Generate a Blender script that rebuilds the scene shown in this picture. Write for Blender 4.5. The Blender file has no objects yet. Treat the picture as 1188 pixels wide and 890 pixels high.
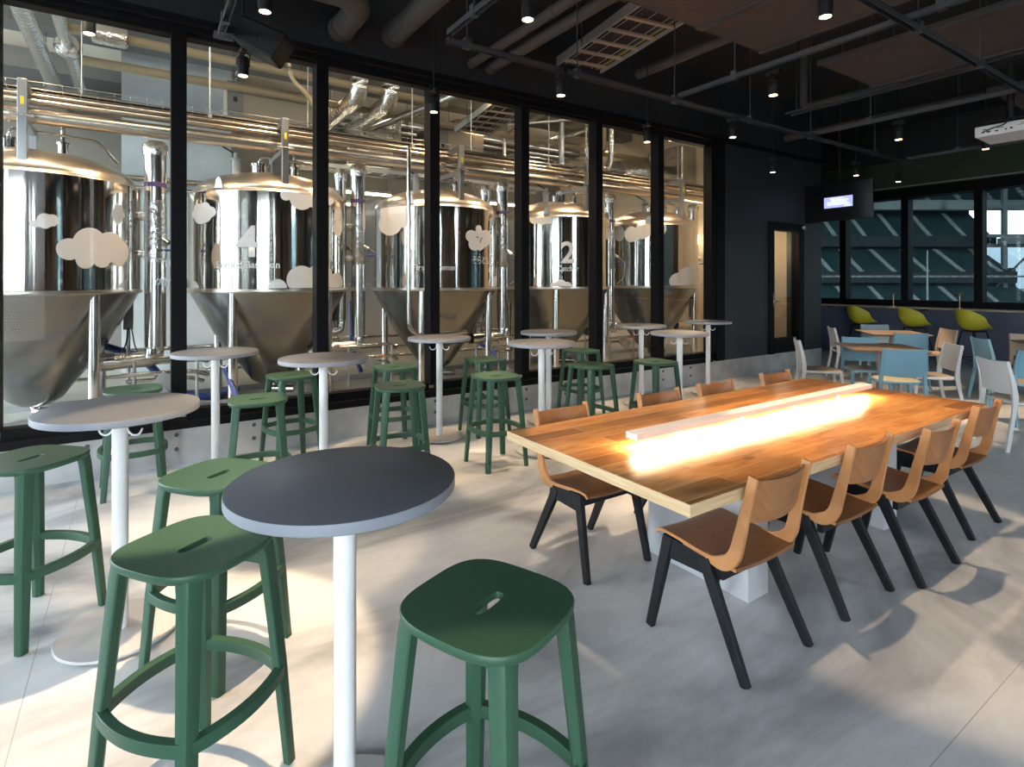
import bpy, bmesh, math, random
from mathutils import Vector, Matrix
random.seed(7)
SC = bpy.context.scene
COL = SC.collection
PI = math.pi
def V(*a): return Vector(a)
def R(d): return math.radians(d)

# ------------------------------------------------------------------ materials
def mat(name, col, rough=.5, metal=0., spec=.5, coat=0., emit=None, estr=0., noise=0., nscale=8., bump=0., bscale=40.):
    m = bpy.data.materials.new(name); m.use_nodes = True
    nt = m.node_tree; b = nt.nodes['Principled BSDF']
    b.inputs['Base Color'].default_value = (*col, 1); b.inputs['Roughness'].default_value = rough
    b.inputs['Metallic'].default_value = metal; b.inputs['Specular IOR Level'].default_value = spec
    b.inputs['Coat Weight'].default_value = coat
    if emit:
        b.inputs['Emission Color'].default_value = (*emit, 1); b.inputs['Emission Strength'].default_value = estr
    if noise or bump:
        tc = nt.nodes.new('ShaderNodeTexCoord')
    if noise:
        n = nt.nodes.new('ShaderNodeTexNoise'); n.inputs['Scale'].default_value = nscale; n.inputs['Detail'].default_value = 6
        nt.links.new(tc.outputs['Object'], n.inputs['Vector'])
        r = nt.nodes.new('ShaderNodeMapRange'); r.inputs[1].default_value = .3; r.inputs[2].default_value = .7
        r.inputs[3].default_value = 1 - noise; r.inputs[4].default_value = 1 + noise
        nt.links.new(n.outputs['Fac'], r.inputs[0])
        x = nt.nodes.new('ShaderNodeVectorMath'); x.operation = 'SCALE'; x.inputs[0].default_value = col
        nt.links.new(r.outputs[0], x.inputs['Scale']); nt.links.new(x.outputs[0], b.inputs['Base Color'])
    if bump:
        n2 = nt.nodes.new('ShaderNodeTexNoise'); n2.inputs['Scale'].default_value = bscale; n2.inputs['Detail'].default_value = 4
        nt.links.new(tc.outputs['Object'], n2.inputs['Vector'])
        bp = nt.nodes.new('ShaderNodeBump'); bp.inputs['Strength'].default_value = bump; bp.inputs['Distance'].default_value = .02
        nt.links.new(n2.outputs['Fac'], bp.inputs['Height']); nt.links.new(bp.outputs[0], b.inputs['Normal'])
    return m

def N(nt, t, **kw):
    n = nt.nodes.new(t)
    for k, v in kw.items():
        if isinstance(k, str) and hasattr(n, k): setattr(n, k, v)
        else: n.inputs[k].default_value = v
    return n

def ramp(nt, src, stops):
    r = nt.nodes.new('ShaderNodeValToRGB'); el = r.color_ramp.elements
    while len(el) < len(stops): el.new(.5)
    for e, (p, c) in zip(el, stops): e.position = p; e.color = (*c, 1)
    nt.links.new(src, r.inputs[0]); return r.outputs[0]

def glass_mat(name, tint=(1, 1, 1), refl=1.0):
    m = bpy.data.materials.new(name); m.use_nodes = True; nt = m.node_tree; nt.nodes.clear()
    o = nt.nodes.new('ShaderNodeOutputMaterial'); mx = nt.nodes.new('ShaderNodeMixShader')
    t = nt.nodes.new('ShaderNodeBsdfTransparent'); t.inputs[0].default_value = (*tint, 1)
    g = nt.nodes.new('ShaderNodeBsdfGlossy'); g.inputs['Roughness'].default_value = .0
    f = nt.nodes.new('ShaderNodeFresnel'); f.inputs[0].default_value = 1.45
    k = nt.nodes.new('ShaderNodeMath'); k.operation = 'MULTIPLY'; k.inputs[1].default_value = refl
    nt.links.new(f.outputs[0], k.inputs[0]); nt.links.new(k.outputs[0], mx.inputs[0])
    nt.links.new(t.outputs[0], mx.inputs[1]); nt.links.new(g.outputs[0], mx.inputs[2]); nt.links.new(mx.outputs[0], o.inputs[0])
    return m

def floor_mat():
    m = mat('polished_concrete', (.3, .3, .3), .42); nt = m.node_tree; b = nt.nodes['Principled BSDF']
    tc = nt.nodes.new('ShaderNodeTexCoord')
    mp = N(nt, 'ShaderNodeMapping'); mp.inputs['Scale'].default_value = (.55, 1.1, 1); mp.inputs['Rotation'].default_value = (0, 0, -.35)
    nt.links.new(tc.outputs['Object'], mp.inputs[0])
    n1 = N(nt, 'ShaderNodeTexNoise'); n1.inputs['Scale'].default_value = 1.1; n1.inputs['Detail'].default_value = 7; n1.inputs['Roughness'].default_value = .58; n1.inputs['Distortion'].default_value = 1.1
    nt.links.new(mp.outputs[0], n1.inputs['Vector'])
    c = ramp(nt, n1.outputs['Fac'], [(.34, (.27, .286, .298)), (.44, (.45, .47, .483)), (.53, (.60, .616, .625)), (.66, (.69, .70, .70))])
    n2 = N(nt, 'ShaderNodeTexNoise'); n2.inputs['Scale'].default_value = 9; n2.inputs['Detail'].default_value = 6; n2.inputs['Roughness'].default_value = .7; n2.inputs['Distortion'].default_value = .8
    nt.links.new(mp.outputs[0], n2.inputs['Vector'])
    c2 = ramp(nt, n2.outputs['Fac'], [(.3, (.93, .93, .93)), (.7, (1.06, 1.06, 1.06))])
    mx = N(nt, 'ShaderNodeMix', data_type='RGBA', blend_type='MULTIPLY'); mx.inputs['Factor'].default_value = 1
    nt.links.new(c, mx.inputs[6]); nt.links.new(c2, mx.inputs[7])
    br = N(nt, 'ShaderNodeTexBrick'); br.offset = 0; br.inputs['Scale'].default_value = 1; br.inputs['Brick Width'].default_value = 3.6; br.inputs['Row Height'].default_value = 3.0; br.inputs['Mortar Size'].default_value = .0018; br.inputs['Mortar Smooth'].default_value = .2
    mp3 = N(nt, 'ShaderNodeMapping'); mp3.inputs['Location'].default_value = (.35, -.75, 0); nt.links.new(tc.outputs['Object'], mp3.inputs[0]); nt.links.new(mp3.outputs[0], br.inputs['Vector'])
    m4 = N(nt, 'ShaderNodeMix', data_type='RGBA'); nt.links.new(br.outputs['Fac'], m4.inputs['Factor']); nt.links.new(mx.outputs[2], m4.inputs[6]); m4.inputs[7].default_value = (.34, .34, .34, 1)
    nt.links.new(m4.outputs[2], b.inputs['Base Color'])
    r = nt.nodes.new('ShaderNodeMapRange'); r.inputs[3].default_value = .28; r.inputs[4].default_value = .5
    nt.links.new(n1.outputs['Fac'], r.inputs[0]); nt.links.new(r.outputs[0], b.inputs['Roughness'])
    return m

def wood_mat(name, dark, mid, light, scale=(1, 14, 14), planks=None, rough=.4, coat=0., knots=False):
    m = mat(name, mid, rough, coat=coat); nt = m.node_tree; b = nt.nodes['Principled BSDF']
    b.inputs['Coat Roughness'].default_value = .18
    tc = nt.nodes.new('ShaderNodeTexCoord'); mp = nt.nodes.new('ShaderNodeMapping'); mp.inputs['Scale'].default_value = scale
    vec = tc.outputs['Object']
    brick = None
    if planks:
        brick = N(nt, 'ShaderNodeTexBrick'); brick.offset = .37; brick.offset_frequency = 2
        brick.inputs['Scale'].default_value = 1; brick.inputs['Brick Width'].default_value = planks[0]; brick.inputs['Row Height'].default_value = planks[1]
        brick.inputs['Mortar Size'].default_value = .0028; brick.inputs['Mortar Smooth'].default_value = .1; brick.inputs['Bias'].default_value = 0
        brick.inputs['Color1'].default_value = (0, 0, 0, 1); brick.inputs['Color2'].default_value = (1, 1, 1, 1); brick.inputs['Mortar'].default_value = (.5, .5, .5, 1)
        nt.links.new(vec, brick.inputs['Vector'])
        sh = N(nt, 'ShaderNodeVectorMath', operation='SCALE'); sh.inputs['Scale'].default_value = 7
        nt.links.new(brick.outputs['Color'], sh.inputs[0])
        ad = N(nt, 'ShaderNodeVectorMath', operation='ADD'); nt.links.new(vec, ad.inputs[0]); nt.links.new(sh.outputs[0], ad.inputs[1]); vec = ad.outputs[0]
    nt.links.new(vec, mp.inputs[0])
    n = N(nt, 'ShaderNodeTexNoise'); n.inputs['Scale'].default_value = 2.2; n.inputs['Detail'].default_value = 8; n.inputs['Roughness'].default_value = .62; n.inputs['Distortion'].default_value = .5
    nt.links.new(mp.outputs[0], n.inputs['Vector'])
    c = ramp(nt, n.outputs['Fac'], [(.28, dark), (.5, mid), (.75, light)])
    if planks:
        t = ramp(nt, brick.outputs['Color'], [(0, (.55, .50, .44)), (.5, (.95, .95, .95)), (1, (1.28, 1.3, 1.3))])
        mx = N(nt, 'ShaderNodeMix', data_type='RGBA', blend_type='MULTIPLY'); mx.inputs['Factor'].default_value = 1
        nt.links.new(c, mx.inputs[6]); nt.links.new(t, mx.inputs[7]); c = mx.outputs[2]
        mm = N(nt, 'ShaderNodeMix', data_type='RGBA'); nt.links.new(brick.outputs['Fac'], mm.inputs['Factor']); nt.links.new(c, mm.inputs[6])
        mm.inputs[7].default_value = (.80, .48, .22, 1); c = mm.outputs[2]
    if knots:
        mp2 = nt.nodes.new('ShaderNodeMapping'); mp2.inputs['Scale'].default_value = (1.5, 3.6, 1); nt.links.new(tc.outputs['Object'], mp2.inputs[0])
        vo = N(nt, 'ShaderNodeTexVoronoi'); vo.inputs['Scale'].default_value = 1.7; nt.links.new(mp2.outputs[0], vo.inputs['Vector'])
        k = ramp(nt, vo.outputs['Distance'], [(0, (1, 1, 1)), (.06, (.9, .9, .9)), (.15, (0, 0, 0))])
        nk = N(nt, 'ShaderNodeTexNoise'); nk.inputs['Scale'].default_value = 5; nt.links.new(tc.outputs['Object'], nk.inputs['Vector'])
        mk_ = N(nt, 'ShaderNodeMapRange'); mk_.inputs[1].default_value = .40; mk_.inputs[2].default_value = .55; nt.links.new(nk.outputs['Fac'], mk_.inputs[0])
        mu = N(nt, 'ShaderNodeMath', operation='MULTIPLY'); nt.links.new(k, mu.inputs[0]); nt.links.new(mk_.outputs[0], mu.inputs[1])
        mm = N(nt, 'ShaderNodeMix', data_type='RGBA'); nt.links.new(mu.outputs[0], mm.inputs['Factor']); nt.links.new(c, mm.inputs[6])
        mm.inputs[7].default_value = (.10, .04, .014, 1); c = mm.outputs[2]
    nt.links.new(c, b.inputs['Base Color'])
    return m

def steel_mat(name, col, rough, streak=.0, aniso=0.):
    m = mat(name, col, rough, metal=1.); nt = m.node_tree; b = nt.nodes['Principled BSDF']
    if streak:
        tc = nt.nodes.new('ShaderNodeTexCoord'); mp = nt.nodes.new('ShaderNodeMapping'); mp.inputs['Scale'].default_value = (9, 9, .35)
        nt.links.new(tc.outputs['Object'], mp.inputs[0]); n = N(nt, 'ShaderNodeTexNoise'); n.inputs['Scale'].default_value = 1.0; n.inputs['Detail'].default_value = 3
        nt.links.new(mp.outputs[0], n.inputs['Vector']); bp = nt.nodes.new('ShaderNodeBump'); bp.inputs['Strength'].default_value = streak; bp.inputs['Distance'].default_value = .02
        nt.links.new(n.outputs['Fac'], bp.inputs['Height']); nt.links.new(bp.outputs[0], b.inputs['Normal'])
    return m

M = {}
M['floor'] = floor_mat()
M['black_wall'] = mat('black_paint', (.016, .017, .019), .6, noise=.15, nscale=3)
M['black_ceiling'] = mat('black_ceiling_paint', (.011, .011, .011), .8)
M['navy_wall'] = mat('charcoal_paint', (.021, .025, .030), .55, noise=.1, nscale=2)
M['frame'] = mat('black_frame_paint', (.005, .005, .006), .6, spec=.12)
M['kerb'] = mat('cast_concrete', (.46, .462, .455), .55, noise=.22, nscale=3.5, bump=.15, bscale=60)
M['hole'] = mat('recess_grey', (.10, .10, .10), .8)
M['brew_conc'] = mat('brewery_concrete', (.46, .52, .55), .7, noise=.14, nscale=1.6, bump=.1)
M['brew_wall'] = mat('brewery_wall_paint', (.20, .19, .165), .7, noise=.1, nscale=1)
M['brew_ceiling'] = mat('brewery_ceiling_board', (.55, .50, .42), .8, noise=.2, nscale=1.1)
M['brew_beam'] = mat('brewery_beam_grey', (.14, .145, .145), .7)
M['brew_floor'] = mat('brewery_epoxy_floor', (.30, .285, .23), .3, noise=.15, nscale=1.4)
M['cream'] = mat('cream_wall_paint', (.62, .52, .38), .7)
M['glass'] = glass_mat('clear_glass', (.94, .955, .95), .16)
M['glass_door'] = glass_mat('door_glass', (.9, .9, .88), .25)
M['glass_far'] = glass_mat('tinted_glass', (.42, .47, .475), .4)
M['green'] = mat('green_plastic', (.031, .090, .053), .42, spec=.4)
M['table_grey'] = mat('grey_laminate', (.100, .112, .133), .45, bump=.03, bscale=400)
M['table_edge'] = mat('pale_grey_laminate_edge', (.24, .26, .30), .5)
M['white_metal'] = mat('white_powder_coat', (.80, .80, .79), .35)
M['white_base'] = mat('grey_white_powder_coat', (.52, .51, .50), .4)
M['black_rubber'] = mat('black_rubber', (.01, .01, .01), .6)
M['oak_top'] = wood_mat('lacquered_oak', (.34, .115, .028), (.60, .255, .072), (.80, .43, .155), (1.6, 7, 7), (1.15, .115), .30, coat=.55, knots=True)
M['oak_edge'] = wood_mat('oak_edge_ply', (.50, .34, .17), (.66, .47, .26), (.78, .60, .37), (2, 2, 60), None, .5)
M['ply_face'] = wood_mat('brown_plywood', (.25, .100, .033), (.33, .138, .047), (.40, .178, .062), (3, 40, 5), None, .38)
M['ply_seat'] = wood_mat('dark_brown_plywood', (.155, .066, .024), (.205, .09, .034), (.26, .12, .047), (3, 30, 5), None, .36)
M['ply_edge'] = wood_mat('pale_plywood', (.36, .155, .055), (.47, .215, .08), (.54, .26, .105), (30, 4, 3), None, .42)
M['black_wood'] = mat('black_stained_wood', (.009, .010, .012), .5, spec=.25, noise=.3, nscale=20)
M['plinth'] = mat('pale_grey_render', (.50, .51, .53), .6, noise=.08, nscale=6)
M['lamp_white'] = mat('white_lamp_housing', (.78, .74, .72), .45)
M['led'] = mat('warm_led', (1, .8, .55), .5, emit=(1, .72, .40), estr=230)
M['blue_plastic'] = mat('blue_plastic', (.17, .33, .42), .45)
M['pale_blue_plastic'] = mat('pale_blue_plastic', (.27, .38, .44), .45)
M['white_plastic'] = mat('white_plastic', (.56, .57, .57), .45)
M['beige_plastic'] = mat('beige_plastic', (.55, .43, .33), .45)
M['pad_cream'] = mat('cream_seat_pad', (.62, .56, .42), .7)
M['pad_tan'] = mat('tan_seat_pad', (.50, .37, .24), .7)
M['pad_taupe'] = mat('taupe_seat_pad', (.30, .25, .20), .7)
M['far_top'] = wood_mat('grey_brown_table_wood', (.22, .15, .11), (.30, .21, .155), (.36, .26, .19), (3, 20, 20), None, .45)
M['taupe_metal'] = mat('taupe_metal', (.27, .22, .20), .45)
M['yellow'] = mat('mustard_shell', (.50, .45, .03), .45)
M['black_metal'] = mat('black_metal', (.008, .008, .008), .5, spec=.25)
M['counter_top'] = wood_mat('counter_oak', (.33, .24, .16), (.42, .32, .22), (.5, .39, .28), (20, 2, 20), None, .4)
M['counter_front'] = mat('navy_counter_panel', (.085, .105, .165), .55)
M['brass'] = mat('brass', (.62, .40, .18), .3, metal=1.)
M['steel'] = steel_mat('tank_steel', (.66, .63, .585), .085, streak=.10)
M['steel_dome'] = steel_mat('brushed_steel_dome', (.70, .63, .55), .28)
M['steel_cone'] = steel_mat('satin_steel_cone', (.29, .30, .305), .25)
M['steel_pipe'] = steel_mat('polished_pipe_steel', (.72, .70, .67), .16)
M['steel_rack'] = steel_mat('satin_rack_pipe_steel', (.62, .55, .47), .27)
M['steel_post'] = steel_mat('satin_post_steel', (.45, .46, .47), .35)
M['foil'] = mat('aluminium_foil_wrap', (.80, .79, .77), .2, metal=1., bump=.9, bscale=16)
M['foil_dark'] = mat('dull_foil_wrap', (.50, .49, .46), .26, metal=1., bump=1., bscale=9)
M['galv'] = mat('galvanised_steel', (.42, .43, .43), .4, metal=.8)
M['decal'] = mat('matt_white_vinyl', (.82, .83, .85), .6)
M['pvc'] = mat('beige_pvc', (.34, .275, .18), .45)
M['box_beige'] = mat('beige_equipment_box', (.33, .29, .22), .55)
M['blue_hose'] = mat('blue_hose', (.03, .07, .28), .35)
M['tube_light'] = mat('fluorescent_tube', (1, 1, 1), .5, emit=(1, .86, .62), estr=26)
M['tube_warm'] = mat('warm_tube', (1, 1, 1), .5, emit=(1, .84, .66), estr=44)
M['lens'] = mat('warm_lens', (1, .9, .7), .4, emit=(1, .72, .45), estr=12)
M['pipe_dark'] = mat('dark_painted_pipe', (.055, .05, .047), .7)
M['strut'] = mat('grey_steel_strut', (.055, .058, .065), .5, metal=.3)
M['board'] = mat('brown_acoustic_board', (.050, .042, .039), .85, noise=.1, nscale=5)
M['tray'] = mat('pale_tray_metal', (.30, .29, .26), .5)
M['tray_rung'] = mat('tan_tray_rung', (.42, .33, .25), .5)
M['cable_dark'] = mat('dark_maroon_cable', (.030, .017, .019), .6)
M['cable_yellow'] = mat('yellow_cable', (.55, .36, .03), .5)
M['cable_green'] = mat('green_cable', (.02, .16, .09), .5)
M['cable_white'] = mat('white_cable', (.5, .48, .45), .5)
M['projector'] = mat('white_projector', (.70, .69, .70), .45)
M['green_wall'] = mat('dark_green_paint', (.035, .060, .028), .7)
M['slat_wood'] = mat('brown_wall_panelling', (.19, .10, .05), .5, noise=.5, nscale=1.4)
M['screen'] = mat('screen_black', (.004, .004, .005), .2)
M['screen_lit'] = mat('screen_message', (.3, .3, .5), .4, emit=(.36, .40, .72), estr=1.1)
M['screen_text'] = mat('screen_text', (.8, .8, 1), .4, emit=(.75, .78, 1.0), estr=1.4)
M['seats'] = None
M['stair'] = mat('pale_concrete_stair', (.26, .29, .29), .8)
M['fascia'] = mat('grey_fascia', (.24, .28, .28), .7)
M['stadium_dark'] = mat('stadium_dark', (.022, .032, .036), .8)
M['stadium_steel'] = mat('stadium_steel', (.15, .17, .18), .6)
M['orange_tag'] = mat('orange_plastic', (.6, .10, .02), .5)
M['yellow_tag'] = mat('yellow_label', (.75, .6, .05), .5)
M['purple_band'] = mat('purple_band', (.07, .045, .16), .5)
M['cement'] = mat('mid_grey_paint', (.20, .205, .205), .7)

def seats_mat():
    m = mat('stadium_seats', (.02, .05, .06), .6); nt = m.node_tree; b = nt.nodes['Principled BSDF']
    tc = nt.nodes.new('ShaderNodeTexCoord'); br = N(nt, 'ShaderNodeTexBrick')
    br.inputs['Scale'].default_value = 1; br.inputs['Brick Width'].default_value = .5; br.inputs['Row Height'].default_value = .42; br.inputs['Mortar Size'].default_value = .07; br.offset = 0
    br.inputs['Color1'].default_value = (.016, .044, .052, 1); br.inputs['Color2'].default_value = (.022, .055, .063, 1); br.inputs['Mortar'].default_value = (.04, .075, .08, 1)
    nt.links.new(tc.outputs['UV'], br.inputs['Vector']); nt.links.new(br.outputs['Color'], b.inputs['Base Color'])
    return m
M['seats'] = seats_mat()

# ------------------------------------------------------------------ mesh helpers
class MB:
    def __init__(s): s.bm = bmesh.new()
    def box(s, x0, x1, y0, y1, z0, z1, rot=None, piv=None):
        vs = [s.bm.verts.new((x, y, z)) for z in (z0, z1) for y in (y0, y1) for x in (x0, x1)]
        for f in ((0, 2, 3, 1), (4, 5, 7, 6), (0, 1, 5, 4), (2, 6, 7, 3), (0, 4, 6, 2), (1, 3, 7, 5)): s.bm.faces.new([vs[i] for i in f])
        if rot: bmesh.ops.rotate(s.bm, verts=vs, cent=piv or ((x0+x1)/2, (y0+y1)/2, (z0+z1)/2), matrix=rot)
        return s
    def loft(s, rings, caps=True, closed=False):
        vv = [[s.bm.verts.new(p) for p in r] for r in rings]; n = len(vv[0]); k = len(vv)
        for i in range(k if closed else k-1):
            a, b = vv[i], vv[(i+1) % k]
            for j in range(n): s.bm.faces.new((a[j], a[(j+1) % n], b[(j+1) % n], b[j]))
        if caps and not closed:
            s.bm.faces.new(vv[0][::-1]); s.bm.faces.new(vv[-1])
        return s
    def grid(s, pts):
        vv = [[s.bm.verts.new(p) for p in r] for r in pts]
        for i in range(len(vv)-1):
            for j in range(len(vv[0])-1): s.bm.faces.new((vv[i][j], vv[i][j+1], vv[i+1][j+1], vv[i+1][j]))
        return s
    def shell(s, front, back):
        # closed slab between two equally sized grids of points
        a = [[s.bm.verts.new(p) for p in r] for r in front]; b = [[s.bm.verts.new(p) for p in r] for r in back]
        n, k = len(a), len(a[0])
        for i in range(n-1):
            for j in range(k-1):
                s.bm.faces.new((a[i][j], a[i][j+1], a[i+1][j+1], a[i+1][j])); s.bm.faces.new((b[i][j], b[i+1][j], b[i+1][j+1], b[i][j+1]))
        for j in range(k-1):
            s.bm.faces.new((a[0][j], b[0][j], b[0][j+1], a[0][j+1])); s.bm.faces.new((a[-1][j], a[-1][j+1], b[-1][j+1], b[-1][j]))
        for i in range(n-1):
            s.bm.faces.new((a[i][0], a[i+1][0], b[i+1][0], b[i][0])); s.bm.faces.new((a[i][-1], b[i][-1], b[i+1][-1], a[i+1][-1]))
        return s
    def lathe(s, prof, c=(0, 0, 0), n=32, axis='Z'):
        rings = []
        for r, z in prof:
            ring = []
            for i in range(n):
                a = 2*PI*i/n; p = (r*math.cos(a), r*math.sin(a), z)
                if axis == 'X': p = (z, p[0], p[1])
                elif axis == 'Y': p = (p[1], z, p[0])
                ring.append((c[0]+p[0], c[1]+p[1], c[2]+p[2]))
            rings.append(ring)
        return s.loft(rings)
    def sweep(s, path, sec, closed=False, up=(0, 0, 1), scales=None):
        P = [Vector(p) for p in path]; n = len(P); rings = []; up = Vector(up)
        prevb = None
        for i, p in enumerate(P):
            if closed: t = P[(i+1) % n]-P[i-1]
            else: t = P[min(i+1, n-1)]-P[max(i-1, 0)]
            t.normalize(); b = up - t*up.dot(t)
            if b.length < .15:
                b = (prevb - t*prevb.dot(t)) if prevb is not None else t.orthogonal()
            b.normalize(); prevb = b; nn = t.cross(b); k = scales[i] if scales else 1
            rings.append([p+nn*(u*k)+b*(v*k) for u, v in sec])
        return s.loft(rings, closed=closed)
    def tube(s, path, r, n=10, closed=False, up=(0, 0, 1)):
        return s.sweep(path, [(r*math.cos(2*PI*i/n), r*math.sin(2*PI*i/n)) for i in range(n)], closed, up)
    def bar(s, p0, p1, w, h, up=(0, 0, 1), w1=None, h1=None):
        w1 = w if w1 is None else w1; h1 = h if h1 is None else h1
        p0, p1 = Vector(p0), Vector(p1); t = (p1-p0).normalized(); up = Vector(up)
        b = up-t*up.dot(t)
        if b.length < .05: b = t.orthogonal()
        b.normalize(); nn = t.cross(b)
        q = ((-1, -1), (1, -1), (1, 1), (-1, 1))
        return s.loft([[p0+nn*(u*w/2)+b*(v*h/2) for u, v in q], [p1+nn*(u*w1/2)+b*(v*h1/2) for u, v in q]])
    def prism(s, poly, z0, z1):
        return s.loft([[(x, y, z0) for x, y in poly], [(x, y, z1) for x, y in poly]])
    def build(s, name, m, parent=None, smooth=True, bev=0, seg=2, ang=38):
        bmesh.ops.recalc_face_normals(s.bm, faces=s.bm.faces)
        me = bpy.data.meshes.new(name); s.bm.to_mesh(me); s.bm.free()
        me.materials.append(M[m] if isinstance(m, str) else m)
        if smooth:
            for p in me.polygons: p.use_smooth = True
            me.set_sharp_from_angle(angle=R(ang))
        o = bpy.data.objects.new(name, me); COL.objects.link(o)
        if bev:
            b = o.modifiers.new('edge', 'BEVEL'); b.width = bev; b.segments = seg; b.limit_method = 'ANGLE'; b.angle_limit = R(35); b.harden_normals = True
        if parent is not None: o.parent = parent
        return o

def rpath(pts, rad, n=6):
    P = [Vector(p) for p in pts]; out = [P[0]]
    for i in range(1, len(P)-1):
        a, b, c = P[i-1], P[i], P[i+1]; u = (a-b); v = (c-b); r = min(rad, u.length*.49, v.length*.49)
        p0 = b+u.normalized()*r; p1 = b+v.normalized()*r
        for k in range(n+1):
            t = k/n; out.append(p0.lerp(b, t).lerp(b.lerp(p1, t), t))
    out.append(P[-1]); return out

def thing(name, label, cat, loc=(0, 0, 0), rot=0., group=None):
    o = bpy.data.objects.new(name, None); COL.objects.link(o); o.empty_display_size = .1
    o.location = loc; o.rotation_euler = (0, 0, rot); o['label'] = label; o['category'] = cat
    if group: o['group'] = group
    return o
def tag(o, label, cat, group=None, kind=None):
    o['label'] = label; o['category'] = cat
    if group: o['group'] = group
    if kind: o['kind'] = kind
    return o
def struct(o):
    o['kind'] = 'structure'; return o
def dup(root, loc, rot, label, group=None):
    r = root.copy(); COL.objects.link(r); r.location = loc; r.rotation_euler = (0, 0, rot); r['label'] = label
    if group: r['group'] = group
    def rec(src, dst):
        for ch in KIDS.get(src.name, ()):
            c = ch.copy(); COL.objects.link(c); c.parent = dst; rec(ch, c)
    rec(root, r); return r
KIDS = {}
def index_kids():
    KIDS.clear()
    for o in SC.objects:
        if o.parent: KIDS.setdefault(o.parent.name, []).append(o)

def sbox(name, m, *a, bev=0): return struct(MB().box(*a).build(name, m, bev=bev))

# ------------------------------------------------------------------ room shell
sbox('floor', 'floor', -4.2, 14.0, -4.2, 5.5, -.12, 0)
fx = sbox('floor_2', 'floor', 10.6, 14.0, 5.5, 9.2, -.12, 0)
sbox('ceiling', 'black_ceiling', -4.2, 14.0, -4.2, 5.8, 4.7, 4.85)
sbox('ceiling_far', 'black_ceiling', 10.45, 14.0, 5.8, 9.2, 4.7, 4.85)
# window wall: concrete kerb, black header, solid charcoal wall with a door
kerb = MB().box(-4.2, 10.6, 5.5, 5.8, -.12, .304)
struct(kerb.build('baseboard_left', 'kerb'))
hm = MB()
for i in range(-6, 17):
    x = .28+.6*i
    if x > 7.2: break
    for z in (.135, .255): hm.lathe([(.001, 0), (.011, 0), (.017, -.004), (.017, .02), (.001, .02)], (x, 5.496, z), 12, 'Y')
struct(hm.build('trim_7', 'hole'))
sbox('wall_left', 'black_wall', -4.2, 7.66, 5.5, 5.8, 3.75, 4.7)
w = MB(); w.box(7.66, 8.89, 5.5, 5.8, .304, 4.7); w.box(9.96, 10.6, 5.5, 5.8, .304, 4.7); w.box(8.89, 9.96, 5.5, 5.8, 2.56, 4.7)
struct(w.build('wall_left_end', 'navy_wall'))
dfr = MB()
dfr.box(8.89, 9.03, 5.47, 5.62, .304, 2.56); dfr.box(9.80, 9.96, 5.47, 5.62, .304, 2.56); dfr.box(9.03, 9.80, 5.47, 5.62, 2.42, 2.56); dfr.box(9.03, 9.80, 5.50, 5.60, .304, .56)
dr = struct(dfr.build('door_1', 'frame', bev=.004))
struct(MB().box(9.03, 9.80, 5.54, 5.555, .56, 2.42).build('door_1_glass', 'glass_door', dr))
h = MB(); h.tube([(9.0, 5.47, 1.20), (9.0, 5.41, 1.20), (9.13, 5.41, 1.20)], .011); h.box(8.975, 9.025, 5.462, 5.472, 1.12, 1.34)
h.build('door_handle', 'steel_pipe', dr)
sbox('wall_end', 'navy_wall', 10.45, 10.6, 5.8, 9.2, -.12, 4.7)
# small lit lobby behind the door
struct(MB().box(8.8, 10.45, 6.36, 6.42, 0, 3.2).build('wall_lobby_back', 'cream'))
struct(MB().box(10.38, 10.45, 5.8, 6.36, 0, 3.2).build('wall_lobby_right', 'cream'))
struct(MB().box(8.8, 8.87, 5.8, 6.36, 0, 3.2).build('wall_lobby_left', 'cream'))
struct(MB().box(8.8, 10.45, 5.8, 6.42, 3.2, 3.26).build('ceiling_lobby', 'cream'))
# windows of the brewery wall: 1.19 m bays
XL = [.24+1.19*i for i in range(-4, 7)]
for i, x in enumerate(XL):
    fr = MB(); fr.box(x, x+.115, 5.5, 5.655, .43, 3.66)
    if i < len(XL)-1:
        x2 = XL[i+1]
        wn = struct(fr.build('window_%d' % (i+1), 'frame', bev=.004))
        r = MB(); r.box(x+.115, x2, 5.53, 5.655, .36, .45); r.box(x+.115, x2, 5.53, 5.655, 3.635, 3.75)
        r.box(x, x2, 5.47, 5.66, .304, .37); r.box(x, x2, 5.49, 5.66, 3.66, 3.76)
        struct(r.build('window_frame', 'frame', wn, bev=.003))
        struct(MB().box(x+.105, x2+.01, 5.595, 5.607, .44, 3.645).build('window_glass', 'glass', wn))
    else: struct(fr.build('window_%d' % (i+1), 'frame', bev=.004))
sbox('trim_8', 'frame', 7.38+.115, 7.70, 5.49, 5.66, .304, 3.76)
# rail along the head of the windows
sbox('trim_9', 'frame', -4.2, 10.6, 5.40, 5.45, 3.70, 3.76)
# far wall: counter wall, big windows, green band above
sbox('wall_far', 'counter_front', 13.05, 13.35, -4.2, 9.2, 0, 1.03)
sbox('wall_far_upper', 'green_wall', 13.05, 13.35, -4.2, 9.2, 3.42, 4.02)
sbox('wall_far_top', 'black_wall', 12.9, 13.35, -4.2, 9.2, 4.02, 4.7)
sbox('trim_10', 'frame', 13.0, 13.36, -4.2, 9.2, 3.25, 3.44)
sbox('trim_11', 'frame', 13.04, 13.36, -4.2, 9.2, 1.03, 1.16)
sbox('trim_12', 'fascia', 12.98, 13.0, -4.2, 6.2, 3.46, 3.485)
YM = [6.29-1.206*i for i in range(-2, 9)]
for i, y in enumerate(YM):
    wn = struct(MB().box(13.02, 13.26, y-.065, y+.065, 1.10, 3.44).build('window_%d' % (21+i), 'frame', bev=.004))
    if i < len(YM)-1:
        struct(MB().box(13.2, 13.212, YM[i+1]+.06, y-.06, 1.15, 3.27).build('window_glass', 'glass_far', wn))
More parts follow.
